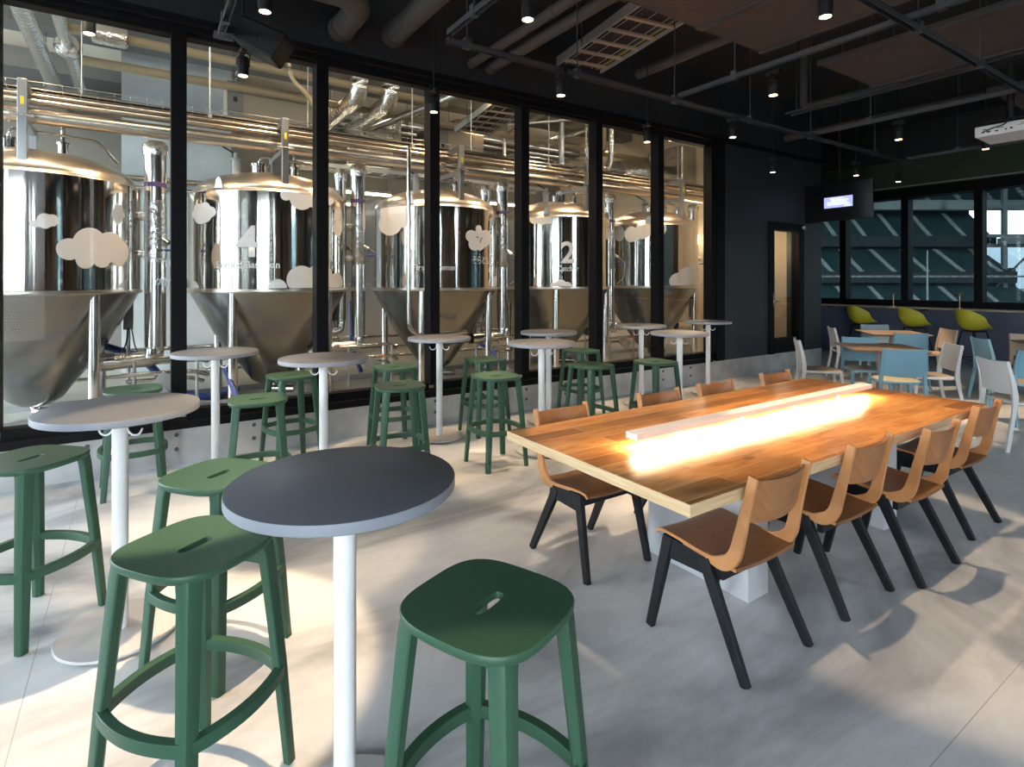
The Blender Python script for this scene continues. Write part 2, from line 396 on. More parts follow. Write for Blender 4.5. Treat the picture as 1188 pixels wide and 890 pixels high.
# right and back walls (behind the camera) with tall daylight windows
w = MB(); w.box(-4.2, 14.0, -4.2, -4.05, 3.9, 4.7); w.box(-4.2, 14.0, -4.2, -4.05, -.12, .3); w.box(-1.5, -.85, -4.2, -4.05, .3, 3.9); w.box(-.70, .1, -4.2, -4.05, .3, 3.9); w.box(.22, 5.2, -4.2, -4.05, .3, 3.9); w.box(6.6, 14.0, -4.2, -4.05, .3, 3.9)
struct(w.build('wall_right', 'navy_wall'))
pn = MB()
for a, b in ((.6, 1.3), (1.45, 2.3), (2.7, 3.1), (3.6, 4.9), (6.9, 8.0), (8.2, 10.6)): pn.box(a, b, -4.05, -4.02, .1, 3.6)
struct(pn.build('trim_18', 'slat_wood'))
for i, x in enumerate((-4.2, -3.2, -2.45, -1.6, -.78, 5.2, 5.85, 6.5)): struct(MB().box(x, x+.10, -4.18, -4.07, .3, 3.9).build('window_%d' % (41+i), 'frame'))
struct(MB().box(5.2, 6.6, -4.18, -4.07, 2.0, 2.1).build('trim_17', 'frame'))
sbox('wall_back_upper', 'black_wall', -4.35, -4.2, -4.2, 5.8, 3.9, 4.7)
sbox('wall_back_lower', 'black_wall', -4.35, -4.2, -4.2, 5.8, -.12, .25)
w = MB(); w.box(-4.35, -4.2, -1.2, 2.95, .25, 3.9); w.box(-4.35, -4.2, 3.15, 3.6, .25, 3.9)
struct(w.build('wall_back_pier', 'navy_wall'))
for i in range(7):
    y = -4.2+1.62*i
    struct(MB().box(-4.34, -4.22, y, y+.14, .25, 3.9).build('window_%d' % (51+i), 'frame'))
struct(MB().box(-4.33, -4.23, -4.2, 5.8, 2.35, 2.45).build('trim_13', 'frame'))
sbox('wall_far_left', 'navy_wall', 10.45, 14.0, 9.05, 9.2, -.12, 4.7)

# ------------------------------------------------------------------ brewery shell
sbox('floor_3', 'brew_floor', -5.5, 10.45, 5.8, 13.2, -.1, .08)
sbox('wall_brewery_back', 'brew_wall', -5.5, 14.0, 12.9, 13.2, .08, 6.0)
sbox('wall_brewery_right', 'cream', 10.3, 10.45, 6.42, 13.0, .08, 6.0)
sbox('ceiling_brewery', 'brew_ceiling', -5.5, 14, 5.8, 13.2, 5.35, 5.5)
sbox('trim_14', 'brew_beam', -5.5, 10.3, 10.0, 10.4, 5.05, 5.35)
sbox('trim_15', 'brew_beam', -5.5, 10.3, 12.0, 12.9, 5.02, 5.35)
sbox('wall_brewery_column', 'brew_conc', -.20, 1.38, 10.9, 11.9, .08, 5.35)
sbox('wall_brewery_left', 'brew_conc', -5.65, -5.5, 5.8, 13.2, 4.6, 5.5)
sbox('wall_brewery_front', 'brew_conc', -4.2, 10.45, 5.8, 5.86, 3.80, 5.5)
dk = MB(); dk.box(1.6, 4.8, 11.2, 11.25, .08, 3.0)
struct(dk.build('wall_brewery_partition', 'cement'))
struct(MB().box(-1.2, 8.7, 7.35, 7.42, .08, .15).box(-1.2, 8.7, 8.3, 8.37, .08, .15).build('trim_16', 'steel_post'))

# ------------------------------------------------------------------ green stools
def superell(a, b, n, N_, z, e=3.2):
    out = []
    for i in range(N_):
        t = 2*PI*i/N_; c, s = math.cos(t), math.sin(t); r = (abs(c/a)**e+abs(s/b)**e)**(-1/e)
        out.append(V(r*c, r*s, z))
    return out
def make_stool(label):
    t = thing('bar_stool', label, 'stool', group='green bar stools')
    N_ = 64; H = .755
    sl = []
    for i in range(N_):                                   # slot, 10 cm by 2.4 cm, along x
        a = 2*PI*i/N_; r = superell(.054, .0155, 0, N_, 0, 4.5)[i]; sl.append(V(r.x, r.y, 0))
    outer = superell(.186, .194, 0, N_, 0, 3.3)
    def ring(k, z):
        out = []
        for o, s in zip(outer, sl):
            p = s.lerp(o, k); q = min(1, (p.x/.19)**2*.5+(p.y/.19)**2*.5)
            out.append(V(p.x, p.y, z-.009*(1-q)))
        return out
    rings = [ring(0, H-.017), ring(0, H-.0025), ring(.010, H), ring(.03, H), ring(.25, H), ring(.5, H), ring(.75, H), ring(.955, H), ring(.985, H)]
    rings += [[V(p.x, p.y, p.z-.0035) for p in ring(1.0, H)], [V(p.x*.995, p.y*.995, p.z-.016) for p in ring(1.0, H)], [V(p.x*.96, p.y*.96, p.z-.026) for p in ring(1.0, H)], ring(.5, H-.026)]
    MB().loft(rings, closed=True).build('seat', 'green', t, ang=50)
    for sx in (-1, 1):
        for sy in (-1, 1):
            def sec(cx, cy, w, z):
                # rounded outer corner, small inner chamfer
                pts = [(-w*.5, -w*.42), (-w*.42, -w*.5), (w*.2, -w*.5), (w*.40, -w*.40), (w*.5, -w*.2), (w*.5, w*.42), (w*.42, w*.5), (-w*.1, w*.5), (-w*.5, w*.1)]
                pts = [(cx+sx*px_, cy-sy*py_*1.0, z) for px_, py_ in pts]
                return pts if sx*sy < 0 else pts[::-1]
            rs = [sec(sx*.124, sy*.130, .060, H-.014), sec(sx*.129, sy*.135, .054, H-.030), sec(sx*.134, sy*.140, .050, H-.06), sec(sx*.164, sy*.168, .043, .32), sec(sx*.185, sy*.188, .036, 0)]
            MB().loft(rs).build('leg', 'green', t, ang=30)
    path = []
    a, b = .168, .174
    cs = [(a, -b), (a, b), (-a, b), (-a, -b)]
    for i in range(4):
        p, q = Vector(cs[i]), Vector(cs[(i+1) % 4]); o = (p+q).normalized()
        for k in range(14):
            u = k/14; m = p.lerp(q, u)+o*(.036*(1-(2*u-1)**2)); path.append((m.x, m.y, .305))
    w, hh = .0145, .019
    MB().sweep(path, [(-w, -hh), (w, -hh), (w, hh), (-w, hh)], closed=True).build('footrest', 'green', t, bev=.003)
    return t
STOOLS = [
 ((.73, 1.20), 22, 'dark green bar stool alone at the right front of the nearest grey table'),
 ((.150, 1.962), 35, 'green bar stool tucked under the left rim of the nearest grey table'),
 ((.285, 2.625), 38, 'lime-lit bar stool right behind the left stool of the nearest grey table'),
 ((-.40, 3.335), 45, 'green bar stool cut off by the left picture edge, in front of the window wall'),
 ((-.02, 5.045), 3, 'green bar stool against the concrete kerb, behind the leftmost grey table'),
 ((.69, 4.15), -9, 'green bar stool beside the thin white pole table, in front of the 4 tank'),
 ((1.10, 5.04), 10, 'green bar stool by the kerb behind the dark grey table under the 4 tank'),
 ((1.685, 4.08), -9, 'nearer of the two green bar stools standing left of the pale grey table'),
 ((2.01, 4.99), 0, 'farther of the two green bar stools left of the pale grey table, by the kerb'),
 ((2.54, 4.05), -1, 'green bar stool with lime-lit seat nearest the corner of the wooden table'),
 ((2.98, 4.97), 0, 'green bar stool by the kerb, right behind the lime-lit stool near the wooden table'),
 ((4.29, 4.98), 0, 'green bar stool with lime-lit seat by the kerb, right of the paired tables'),
 ((3.62, 4.05), 0, 'dark green bar stool behind the first wooden chair back, nearer of its pair'),
 ((4.31, 3.87), -3, 'green bar stool farthest right, beside a white table pole behind the wooden table'),
]
s0 = make_stool(STOOLS[0][2]); s0.location = (*STOOLS[0][0], 0); s0.rotation_euler = (0, 0, R(STOOLS[0][1])); index_kids()
for (x, y), a, lb in STOOLS[1:]: dup(s0, (x, y, 0), R(a), lb)

# ------------------------------------------------------------------ high tables
def make_high_table(label):
    t = thing('high_table', label, 'table', group='round grey high tables'); H = .996; r = .308
    tp = MB().lathe([(.001, H-.03), (r-.003, H-.03), (r, H-.027), (r, H-.004), (r-.001, H-.0012)], n=72).build('edge_band', 'table_edge', t)
    tp.name = 'edge_band'
    MB().lathe([(.001, H-.02), (r-.002, H-.02), (r-.001, H-.0012), (r-.003, H), (.001, H)], n=72).build('tabletop', 'table_grey', t)
    MB().lathe([(.031, .012), (.031, H-.03)], n=28).build('pole', 'white_metal', t)
    MB().lathe([(.001, .012), (.233, .012), (.235, .014), (.235, .020), (.232, .024), (.001, .026)], n=64).build('base', 'white_base', t)
    for k in range(4):
        a = PI/4+k*PI/2; MB().lathe([(.001, 0), (.014, 0), (.014, .013), (.001, .013)], (.20*math.cos(a), .20*math.sin(a), 0), 12).build('glide', 'black_rubber', t)
    for a in (R(-34), R(146)):
        d = V(math.cos(a), math.sin(a), 0); p = [d*.03+V(0, 0, .925), d*.032+V(0, 0, .89), d*.055+V(0, 0, .868), d*.085+V(0, 0, .872), d*.098+V(0, 0, .90)]
        MB().tube(rpath(p, .02, 4), .0042, 8).build('hook', 'white_metal', t)
    return t
TABLES = [
 (.487, 1.575, 'large dark grey round high table nearest the camera, on a white pole'),
 (-.060, 3.022, 'round grey high table at the far left with a warm glow across its top'),
 (.517, 4.977, 'round grey high table with pinkish lit top, between the two leftmost tanks'),
 (1.129, 4.152, 'dark grey round high table in front of the right edge of the 4 tank'),
 (2.490, 5.02, 'pale lit round high table alone in front of the third tank'),
 (3.070, 4.108, 'nearer grey high table of the overlapping pair behind the wooden table corner'),
 (3.773, 4.922, 'farther grey high table of the overlapping pair, by the kerb'),
 (5.295, 4.989, 'grey high table by the kerb behind the second wooden chair back'),
 (4.890, 4.052, 'nearer grey high table of the right group, behind the wooden table'),
 (6.569, 4.954, 'grey high table farthest right, at the last window bay'),
]
t0 = make_high_table(TABLES[0][2]); t0.location = (*TABLES[0][:2], 0); index_kids()
for x, y, lb in TABLES[1:]: dup(t0, (x, y, 0), 0, lb)

# ------------------------------------------------------------------ wooden table with its light bar
TX0, TX1, TY0, TY1, TZ = 1.664, 4.65, 1.332, 2.54, .74
t = thing('communal_table', 'long oak plank table on pale grey block legs', 'table', ((TX0+TX1)/2, (TY0+TY1)/2, 0))
lx, ly = (TX1-TX0)/2, (TY1-TY0)/2
MB().box(-lx+.002, lx-.002, -ly+.002, ly-.002, TZ-.044, TZ).build('tabletop', 'oak_top', t, bev=.002)
e = MB(); z0, z1 = TZ-.047, TZ-.0015
e.box(-lx, -lx+.012, -ly, ly, z0, z1); e.box(lx-.012, lx, -ly, ly, z0, z1); e.box(-lx+.012, lx-.012, -ly, -ly+.012, z0, z1); e.box(-lx+.012, lx-.012, ly-.012, ly, z0, z1)
e.build('edge_band', 'oak_edge', t)
cx, cy = (TX0+TX1)/2, (TY0+TY1)/2
for xa in (2.443, 3.86):
    MB().box(xa-cx, xa-cx+.168, 1.615-cy, 2.25-cy, 0, TZ-.047).build('leg', 'plinth', t, bev=.004)
MB().box(2.612-cx, 3.86-cx, 1.90-cy, 1.97-cy, .48, .56).build('stretcher', 'plinth', t)
t = thing('table_light', 'slim white light bar with warm glow lying above the oak table', 'lamp', (3.13, 1.915, TZ))
hb = MB(); hb.box(-1.165, 1.165, -.038, .038, .068, .084); hb.box(-1.165, 1.165, -.038, -.034, .054, .068); hb.box(-1.165, 1.165, .034, .038, .054, .068); hb.box(-1.165, -1.16, -.034, .034, .054, .068); hb.box(1.16, 1.165, -.034, .034, .054, .068)
hb.build('housing', 'lamp_white', t, bev=.001)
MB().box(-1.15, 1.15, -.027, .027, .064, .068).build('diffuser', 'led', t)
for x in (-.80, -.27, .27, .80): MB().box(x-.003, x+.003, .006, .022, 0, .064).build('support', 'lamp_white', t)

# ------------------------------------------------------------------ wooden chairs
def make_wood_chair(label):
    t = thing('wooden_chair', label, 'chair', group='brown plywood chairs around the oak table')
    # seat: curved plywood, 42 cm wide, front edge rolls down
    prof = [(-.185, .424), (-.10, .428), (0, .436), (.10, .447), (.17, .452), (.205, .447), (.222, .434)]
    fr, bk = [], []
    for y, z in prof:
        w = .205 if y > -.15 else .198
        fr.append([V(w*(k/4-1), y, z-.010*(1-(k/4-1)**2)) for k in range(9)])
        bk.append([V(w*(k/4-1), y-.004, z-.013-.010*(1-(k/4-1)**2)) for k in range(9)])
    MB().shell(fr, bk).build('seat', 'ply_seat', t, bev=.002)
    for s in (-1, 1): MB().sweep([(s*.2055, y, z-.007) for y, z in prof], [(-.002, -.0068), (.002, -.0068), (.002, .0068), (-.002, .0068)]).build('seat_edge', 'ply_edge', t)
    # side uprights: bent plywood, run along the seat side and curl up into the back
    for s in (-1, 1):
        ctr = rpath([(s*.200, .075, .418), (s*.200, -.165, .412), (s*.193, -.205, .60), (s*.190, -.250, .800)], .10, 8)
        n = len(ctr); sc = []
        for i in range(n):
            u = i/(n-1); sc.append(.55+.65*min(1, u/.18) if u < .18 else 1.2-.42*(u-.18)/.82)
        w = .0255
        MB().sweep(ctr, [(-w, -.0095), (w, -.0095), (w, .0095), (-w, .0095)], up=(1, 0, 0), scales=sc).build('back_upright', 'ply_edge', t, bev=.006, seg=3)
    # curved backrest between the uprights
    fr, bk = [], []
    for i in range(7):
        v = i/6; rf, rb = [], []
        for k in range(13):
            u = k/6-1; q = 1-u*u
            z = .606+.176*v-(1-v)*.012*q-.006*q*v; yb = -.207-.226*(z-.605)+.005-.034*q
            x = u*.181
            rf.append(V(x, yb+.006, z)); rb.append(V(x, yb-.005, z))
        fr.append(rf); bk.append(rb)
    MB().shell(fr, bk).build('backrest', 'ply_face', t, bev=.002)
    # black frame: inverted V sides with a panel, rails across
    for s in (-1, 1):
        x = s*.200
        MB().bar((x, .150, .428), (s*.222, .240, 0), .030, .050, (0, 1, 0), .026, .036).build('leg', 'black_wood', t, bev=.003)
        MB().bar((x, -.035, .405), (s*.222, -.240, 0), .030, .052, (0, 1, 0), .026, .036).build('leg', 'black_wood', t, bev=.003)
        pn = MB(); pl = [(.172, .432), (-.045, .414), (-.078, .345), (.185, .335)]
        pn.loft([[(x-s*.011, y, z) for y, z in pl], [(x+s*.011, y, z) for y, z in pl]]); pn.build('side_panel', 'black_wood', t, bev=.003)
    MB().box(-.19, .19, -.115, -.09, .345, .398).build('rail', 'black_wood', t); MB().box(-.19, .19, .13, .155, .36, .425).build('rail', 'black_wood', t)
    return t
WCH = [
 (2.150, 1.522, 0, 'brown plywood chair nearest the camera, at the front right corner of the oak table'),
 (2.910, 1.522, 0, 'second brown plywood chair along the near right side of the oak table'),
 (3.514, 1.444, 0, 'third brown plywood chair along the right side, pulled out a little from the oak table'),
 (4.372, 1.502, 0, 'brown plywood chair farthest along the right side, at the far corner of the oak table'),
 (2.135, 2.412, PI, 'brown plywood chair with its seat showing under the left front corner of the oak table'),
 (2.985, 2.408, PI, 'second brown plywood chair back above the window side of the oak table'),
 (3.612, 2.415, PI, 'third brown plywood chair back above the window side of the oak table'),
 (4.405, 2.420, PI, 'brown plywood chair back farthest away on the window side of the oak table'),
]
c0 = make_wood_chair(WCH[0][3]); c0.location = (WCH[0][0], WCH[0][1], 0); index_kids()
for x, y, a, lb in WCH[1:]: dup(c0, (x, y, 0), a, lb)

# ------------------------------------------------------------------ plastic chairs, square tables
def make_plastic_chair(label, fm, pm):
    t = thing('plastic_chair', label, 'chair', group='moulded plastic chairs')
    def slab(a, b, z, th, e, dz=0):
        o = superell(a, b, 0, 40, z, e); rr = []
        for k, zz in ((.01, z), (.5, z), (.97, z), (1, z-.004), (1, z-th+.003), (.97, z-th), (.01, z-th)):
            rr.append([V(p.x*k, p.y*k, zz-dz*(1-k)) for p in o])
        return rr
    MB().loft(slab(.222, .218, .452, .026, 5)).build('seat', fm, t)
    MB().loft(slab(.203, .200, .458, .010, 4.5)).build('seat_pad', pm, t)
    for s in (-1, 1):
        MB().bar((s*.198, .190, .445), (s*.222, .225, 0), .040, .040, (0, 1, 0), .026, .026).build('leg', fm, t, bev=.008)
        path = rpath([(s*.226, -.285, 0), (s*.208, -.205, .44), (s*.205, -.215, .60), (s*.198, -.262, .815)], .12, 5)
        n = len(path)
        MB().sweep(path, [(-.019, -.012), (.019, -.012), (.019, .012), (-.019, .012)], up=(1, 0, 0), scales=[.85+.5*(1-abs(2*i/(n-1)-.9)) for i in range(n)]).build('leg', fm, t, bev=.004)
    fr, bk = [], []
    for i in range(7):
        v = i/6; rf, rb = [], []
        for k in range(11):
            u = k/5-1; q = 1-u*u; z = .520+.300*v-.012*(1-v)*q-.010*q*v
            yb = -.207-.055*max(0, (z-.50)/.32)**1.3-.028*q
            rf.append(V(u*(.214-.010*v), yb+.006, z)); rb.append(V(u*(.214-.010*v), yb-.006, z))
        fr.append(rf); bk.append(rb)
    MB().shell(fr, bk).build('backrest', fm, t, bev=.003)
    return t
PCH = [
 ((6.88, 2.69), 40, 'blue_plastic', 'pad_cream', 'blue plastic chair with cream seat, back to the camera, just past the oak table end'),
 ((7.83, 3.57), 220, 'blue_plastic', 'pad_taupe', 'blue plastic chair facing the camera behind the nearer square table'),
 ((9.06, 3.46), 41, 'blue_plastic', 'pad_tan', 'blue plastic chair, back to camera, at the near side of the farther square table'),
 ((10.33, 4.475), 221, 'pale_blue_plastic', 'pad_taupe', 'pale blue plastic chair behind the farther square table, below a mustard stool'),
 ((9.2, 4.60), -50, 'white_plastic', 'pad_taupe', 'white plastic chair seen side-on by the dark wall end, at the farther square table'),
 ((6.96, 3.90), -52, 'white_plastic', 'pad_taupe', 'white plastic chair seen side-on in front of the concrete kerb, at the nearer square table'),
 ((7.90, 2.60), 132, 'white_plastic', 'pad_taupe', 'pale grey-white plastic chair on the right of the nearer square table'),
 ((10.27, 3.43), 138, 'beige_plastic', 'pad_tan', 'beige plastic chair on the right of the farther square table'),
 ((9.04, 2.66), -48, 'blue_plastic', 'pad_taupe', 'blue plastic chair turned away to the right, below the third mustard stool'),
 ((6.715, 1.88), -41, 'white_plastic', 'pad_tan', 'large white plastic chair at the right, just beyond the last brown plywood chair'),
 ((10.25, 2.50), 220, 'beige_plastic', 'pad_tan', 'beige plastic chair cut by the right picture edge, behind the rightmost table'),
 ((7.90, 1.83), 42, 'blue_plastic', 'pad_taupe', 'blue plastic chair cut off by the right picture edge, behind the large white chair'),
]
protos = {}
for (bx, by), deg, fm, pm, lb in PCH:
    a = R(deg-90); fx_, fy_ = math.cos(R(deg)), math.sin(R(deg)); loc = (bx+.245*fx_, by+.245*fy_, 0)
    if (fm, pm) in protos: dup(protos[fm, pm], loc, a, lb)
    else:
        c = make_plastic_chair(lb, fm, pm); c.location = loc; c.rotation_euler = (0, 0, a); protos[fm, pm] = c; index_kids()
def make_square_table(label):
    t = thing('square_table', label, 'table', group='square grey-brown tables'); H = .745
    def sq(a, z): return [(x*a, y*a, z) for x, y in ((-1, -1), (1, -1), (1, 1), (-1, 1))]
    MB().loft([sq(.355, H-.030), sq(.398, H-.010), sq(.40, H-.002), sq(.398, H)]).build('tabletop', 'far_top', t, smooth=False)
    MB().lathe([(.036, .02), (.036, H-.03)], n=24).build('column', 'taupe_metal', t)
    MB().lathe([(.001, 0), (.25, 0), (.25, .012), (.24, .018), (.05, .024), (.001, .024)], n=40).build('base', 'taupe_metal', t)
    MB().box(-.12, .12, -.12, .12, H-.042, H-.030).build('mounting_plate', 'taupe_metal', t)
    return t
SQ = [((7.56, 3.22), 'square grey-brown table nearer the oak table, among blue and white chairs'),
      ((9.86, 4.02), 'square grey-brown table farther back, under the first mustard stool'),
      ((9.93, 2.06), 'square grey-brown table cut off by the right picture edge')]
q0 = make_square_table(SQ[0][1]); q0.location = (*SQ[0][0], 0); q0.rotation_euler = (0, 0, R(42)); index_kids()
for (x, y), lb in SQ[1:]: dup(q0, (x, y, 0), R(42), lb)

# ------------------------------------------------------------------ counter, mustard stools, small lamps
t = thing('window_counter', 'long wooden window counter on a navy panel under the stadium windows', 'counter', (12.86, 2.5, 0))
MB().box(-.20, .19, -6.6, 6.5, 1.0, 1.03).build('worktop', 'counter_top', t, bev=.002)
for y in (-5, -3.2, -1.4, .4, 2.2, 4.0, 5.8): MB().box(-.05, .19, y-.012, y+.012, .965, 1.0).build('bracket', 'black_metal', t)
def make_shell_stool(label):
    t = thing('shell_stool', label, 'stool', group='mustard shell stools')
    # bucket: v runs from the front lip back and up, u across
    prof = [(.175, .735), (.15, .738), (.08, .715), (-.02, .695), (-.12, .702), (-.195, .770), (-.235, .87), (-.258, .97), (-.268, 1.035), (-.268, 1.055)]
    hw = [.19, .22, .25, .27, .28, .278, .250, .195, .135, .075]; wing = [.0, .012, .055, .12, .17, .16, .10, .04, .01, .0]
    fwd = [0, 0, 0, .02, .07, .13, .13, .09, .04, .01]
    fr, bk = [], []
    n = len(prof)
    for i, (y, z) in enumerate(prof):
        rf, rb = [], []
        p, q = prof[max(i-1, 0)], prof[min(i+1, n-1)]; ty, tz = q[0]-p[0], q[1]-p[1]; L = math.hypot(ty, tz); ny, nz = -tz/L*-1, ty/L*-1
        for k in range(15):
            u = k/7-1; a = abs(u)**2.2
            pt = V(u*hw[i], y+fwd[i]*a, z+wing[i]*a)
            rf.append(pt); rb.append(pt+V(u*.006, -ny*.010, -nz*.010) if True else pt)
        fr.append(rf); bk.append(rb)
    o = MB().shell(fr, bk).build('seat_shell', 'yellow', t)
    md = o.modifiers.new('smooth', 'SUBSURF'); md.levels = md.render_levels = 1
    for sx, sy in ((1, 1), (-1, 1), (-1, -1), (1, -1)):
        MB().tube([(sx*.12, sy*.11, .675), (sx*.24, sy*.23, 0)], .011, 10).build('leg', 'black_metal', t)
    k = .24-.12*.28/.675+.0
    MB().tube(rpath([(sx*.205, sy*.195, .20) for sx, sy in ((1, 1), (-1, 1), (-1, -1), (1, -1), (1, 1))], .02, 4), .008, 8).build('footrest', 'black_metal', t)
    MB().tube([(sx*.12, sy*.11, .675) for sx, sy in ((1, 1), (-1, 1), (-1, -1), (1, -1))], .010, 8, closed=True).build('seat_frame', 'black_metal', t)
    MB().box(-.016, .016, -.252, -.246, .855, .868).build('badge', 'pad_cream', t)
    return t
SH = [((12.12, 5.48), 'mustard shell stool nearest the dark wall corner, below the wall screen'),
      ((12.12, 4.56), 'middle mustard shell stool at the window counter, below the first small brass lamp'),
      ((12.10, 3.66), 'rightmost mustard shell stool at the window counter, below the second brass lamp')]
m0 = make_shell_stool(SH[0][1]); m0.location = (*SH[0][0], 0); m0.rotation_euler = (0, 0, R(-116)); index_kids()
for (x, y), lb in SH[1:]: dup(m0, (x, y, 0), R(-116), lb)
def counter_lamp(label, x, y):
    t = thing('counter_lamp', label, 'lamp', (x, y, 1.03), 0, 'small brass lamps on the counter')
    MB().lathe([(.001, 0), (.05, 0), (.05, .012), (.046, .015), (.001, .015)], n=28).build('base', 'brass', t)
    MB().lathe([(.006, .015), (.006, .285)], n=12).build('stem', 'brass', t)
    MB().lathe([(.008, .262), (.07, .282), (.072, .288), (.02, .300), (.001, .301)], n=28).build('lamp_shade', 'brass', t)
counter_lamp('small brass mushroom lamp on the counter behind the middle mustard stool', 12.84, 5.21)
counter_lamp('small brass mushroom lamp on the counter behind the rightmost mustard stool', 12.84, 4.10)
t = thing('display_box', 'small dark box lying on the left end of the window counter', 'box', (12.84, 7.05, 1.03))
MB().box(-.08, .08, -.22, .22, 0, .085).build('body', 'screen', t, bev=.004); MB().box(-.084, -.08, -.2, .2, .01, .075).build('face', 'black_metal', t)
t = thing('drinking_glass', 'small clear glass on the counter beside the dark box', 'glass', (12.84, 6.72, 1.03))
MB().lathe([(.001, 0), (.028, 0), (.034, .11), (.031, .11), (.026, .006), (.001, .006)], n=24).build('glass_body', 'glass', t)

# ------------------------------------------------------------------ ceiling of the taproom
def strut(label, p0, p1, rods, w=.042):
    p0, p1 = Vector(p0), Vector(p1); c = (p0+p1)/2
    t = thing('ceiling_strut', label, 'ceiling strut', c, 0, 'grey steel struts under the ceiling')
    m = MB(); d = (p1-p0).normalized(); n = V(-d.y, d.x, 0)
    a, b = p0-c, p1-c
    m.bar(a+V(0, 0, .019), b+V(0, 0, .019), w, .005); m.bar(a+n*(w/2-.002), b+n*(w/2-.002), .004, .042); m.bar(a-n*(w/2-.002), b-n*(w/2-.002), .004, .042)
    m.build('channel', 'strut', t)
    for r in rods:
        q = a.lerp(b, r); MB().tube([q+V(0, 0, .02), V(q.x, q.y, 4.7-c.z)], .0055, 6).build('hanging_rod', 'strut', t)
        MB().box(q.x-.026, q.x+.026, q.y-.026, q.y+.026, q.z-.026, q.z+.05).build('clamp', 'strut', t)
SZ = 3.32
strut('grey strut running parallel to the brewery windows, above the high tables', (1.9, 3.70, SZ), (10.2, 3.70, SZ), (.02, .15, .30, .45, .6, .8))
strut('grey strut parallel to the brewery windows, above the near side of the oak table', (1.9, 1.70, SZ), (12.6, 1.70, SZ), (.02, .14, .25, .36, .48, .7, .9))
strut('first grey strut crossing above the front end of the oak table', (1.9, 3.67, SZ+.045), (1.9, -2.5, SZ+.045), (.06, .4))
strut('grey strut crossing above the far end of the oak table', (4.42, 3.67, SZ+.045), (4.42, -2.5, SZ+.045), (.10, .35, .5))
strut('grey strut crossing the ceiling before the projector', (6.95, 3.67, SZ+.045), (6.95, -2.5, SZ+.045), (.10, .5))
strut('grey strut at the upper left holding the black loudspeaker', (.50, 4.48, SZ), (.50, -1.5, SZ), (.04, .5))
strut('grey strut far back near the projector, under the green band', (9.5, 3.67, SZ+.045), (9.5, -2.5, SZ+.045), (.10, .5))
def pipe(label, pts, r, m, cat='pipe', bend=.2, group=None, name='pipe', couplings=()):
    pts = [Vector(p) for p in pts]; c = pts[0]; t = thing(name, label, cat, c, 0, group)
    MB().tube(rpath([p-c for p in pts], bend, 7), r, 16).build('tube', m, t)
    a, b = pts[0]-c, pts[1]-c
    if pts[0].z > 3.7 and abs(pts[0].z-pts[1].z) < .3 and (b-a).length > 1.2 and r < .13:
        for u in (.3, .62):
            q = a.lerp(b, u); top = (4.7 if pts[0].y < 5.5 else 5.34)-c.z
            if top-q.z > .1: MB().tube([q, V(q.x, q.y, top)], .005, 6).build('hanging_rod', 'strut', t)
    for i, u in couplings:
        a, b = pts[i]-c, pts[i+1]-c; q = a.lerp(b, u); d = (b-a).normalized()
        MB().tube([q-d*r*.5, q+d*r*.5], r*1.12, 16).build('coupling', m, t)
    return t
pipe('fat dark pipe running along the ceiling edge then elbowing into the brewery wall', [(-3.5, 4.82, 4.02), (1.52, 4.82, 4.02), (1.66, 4.95, 4.0), (1.66, 5.495, 4.0)], .115, 'pipe_dark', bend=.14, couplings=((2, .9),))
pipe('dark ceiling pipe left of the cable tray, entering the brewery wall', [(2.18, .5, 4.06), (2.18, 5.495, 4.06)], .11, 'pipe_dark', couplings=((0, .985),))
pipe('thin dark ceiling pipe beside the cable tray', [(3.12, .5, 3.98), (3.12, 5.495, 3.98)], .05, 'pipe_dark', couplings=((0, .7), (0, .985)))
pipe('medium dark ceiling pipe against the cable tray', [(3.36, .5, 3.98), (3.36, 5.495, 3.98)], .065, 'pipe_dark', couplings=((0, .985),))
pipe('dark pipe above the grey strut, right of the cable tray', [(5.25, 5.0, 4.15), (5.25, 0, 4.15)], .06, 'pipe_dark')
pipe('dark pipe crossing above the projector and bending up at its end', [(7.17, -1, 3.79), (7.17, 3.94, 3.79), (7.17, 3.94, 4.7)], .05, 'pipe_dark', bend=.08)
pipe('dark pipe crossing the ceiling far back', [(8.9, -1, 3.9), (8.9, 5.2, 3.9)], .06, 'pipe_dark')
def cable_tray(label, y0, y1, x0=3.74, x1=4.30, z=3.97, nr=8):
    t = thing('cable_tray', label, 'cable tray', ((x0+x1)/2, (y0+y1)/2, z)); L = (y1-y0)/2; w = (x1-x0)/2
    for s in (-1, 1): MB().box(s*w-.012, s*w+.012, -L, L, -.05, .05).build('side_rail', 'tray', t)
    for i in range(nr):
        y = -L+2*L*(i+.5)/nr; MB().box(-w+.012, w-.012, y-.022, y+.022, -.045, -.02).build('rung', 'tray_rung', t)
    for i in range(22):
        x = -w+.03+(2*w-.06)*i/21; mm = ('cable_dark', 'cable_dark', 'cable_dark', 'cable_white', 'cable_dark', 'cable_dark', 'cable_dark')[i % 7]
        if i == 20: mm = 'cable_yellow'
        if i == 19: mm = 'cable_green'
        MB().tube([(x, -L, -.008+.004*random.random()), (x+random.uniform(-.01, .01), 0, -.008), (x, L, -.008)], .0045 if mm == 'cable_white' else .0105, 6).build('cable', mm, t)
    for y in (-L*.6, L*.5):
        for s in (-1, 1): MB().tube([(s*(w+.02), y, -.05), (s*(w+.02), y, 4.7-z)], .005, 6).build('hanging_rod', 'strut', t)
    return t
ct = cable_tray('open cable tray full of dark cables under the taproom ceiling', 2.9, 5.30, 4.02, 4.64, 4.20); ct.rotation_euler.z = R(-9.5)
ct = cable_tray('lit cable tray seen through the glass above the third tank', 5.87, 8.6, 4.20, 4.82, 4.20, nr=9); ct.rotation_euler.z = R(-9.5); ct.location.x += .22; ct.location.y += .12
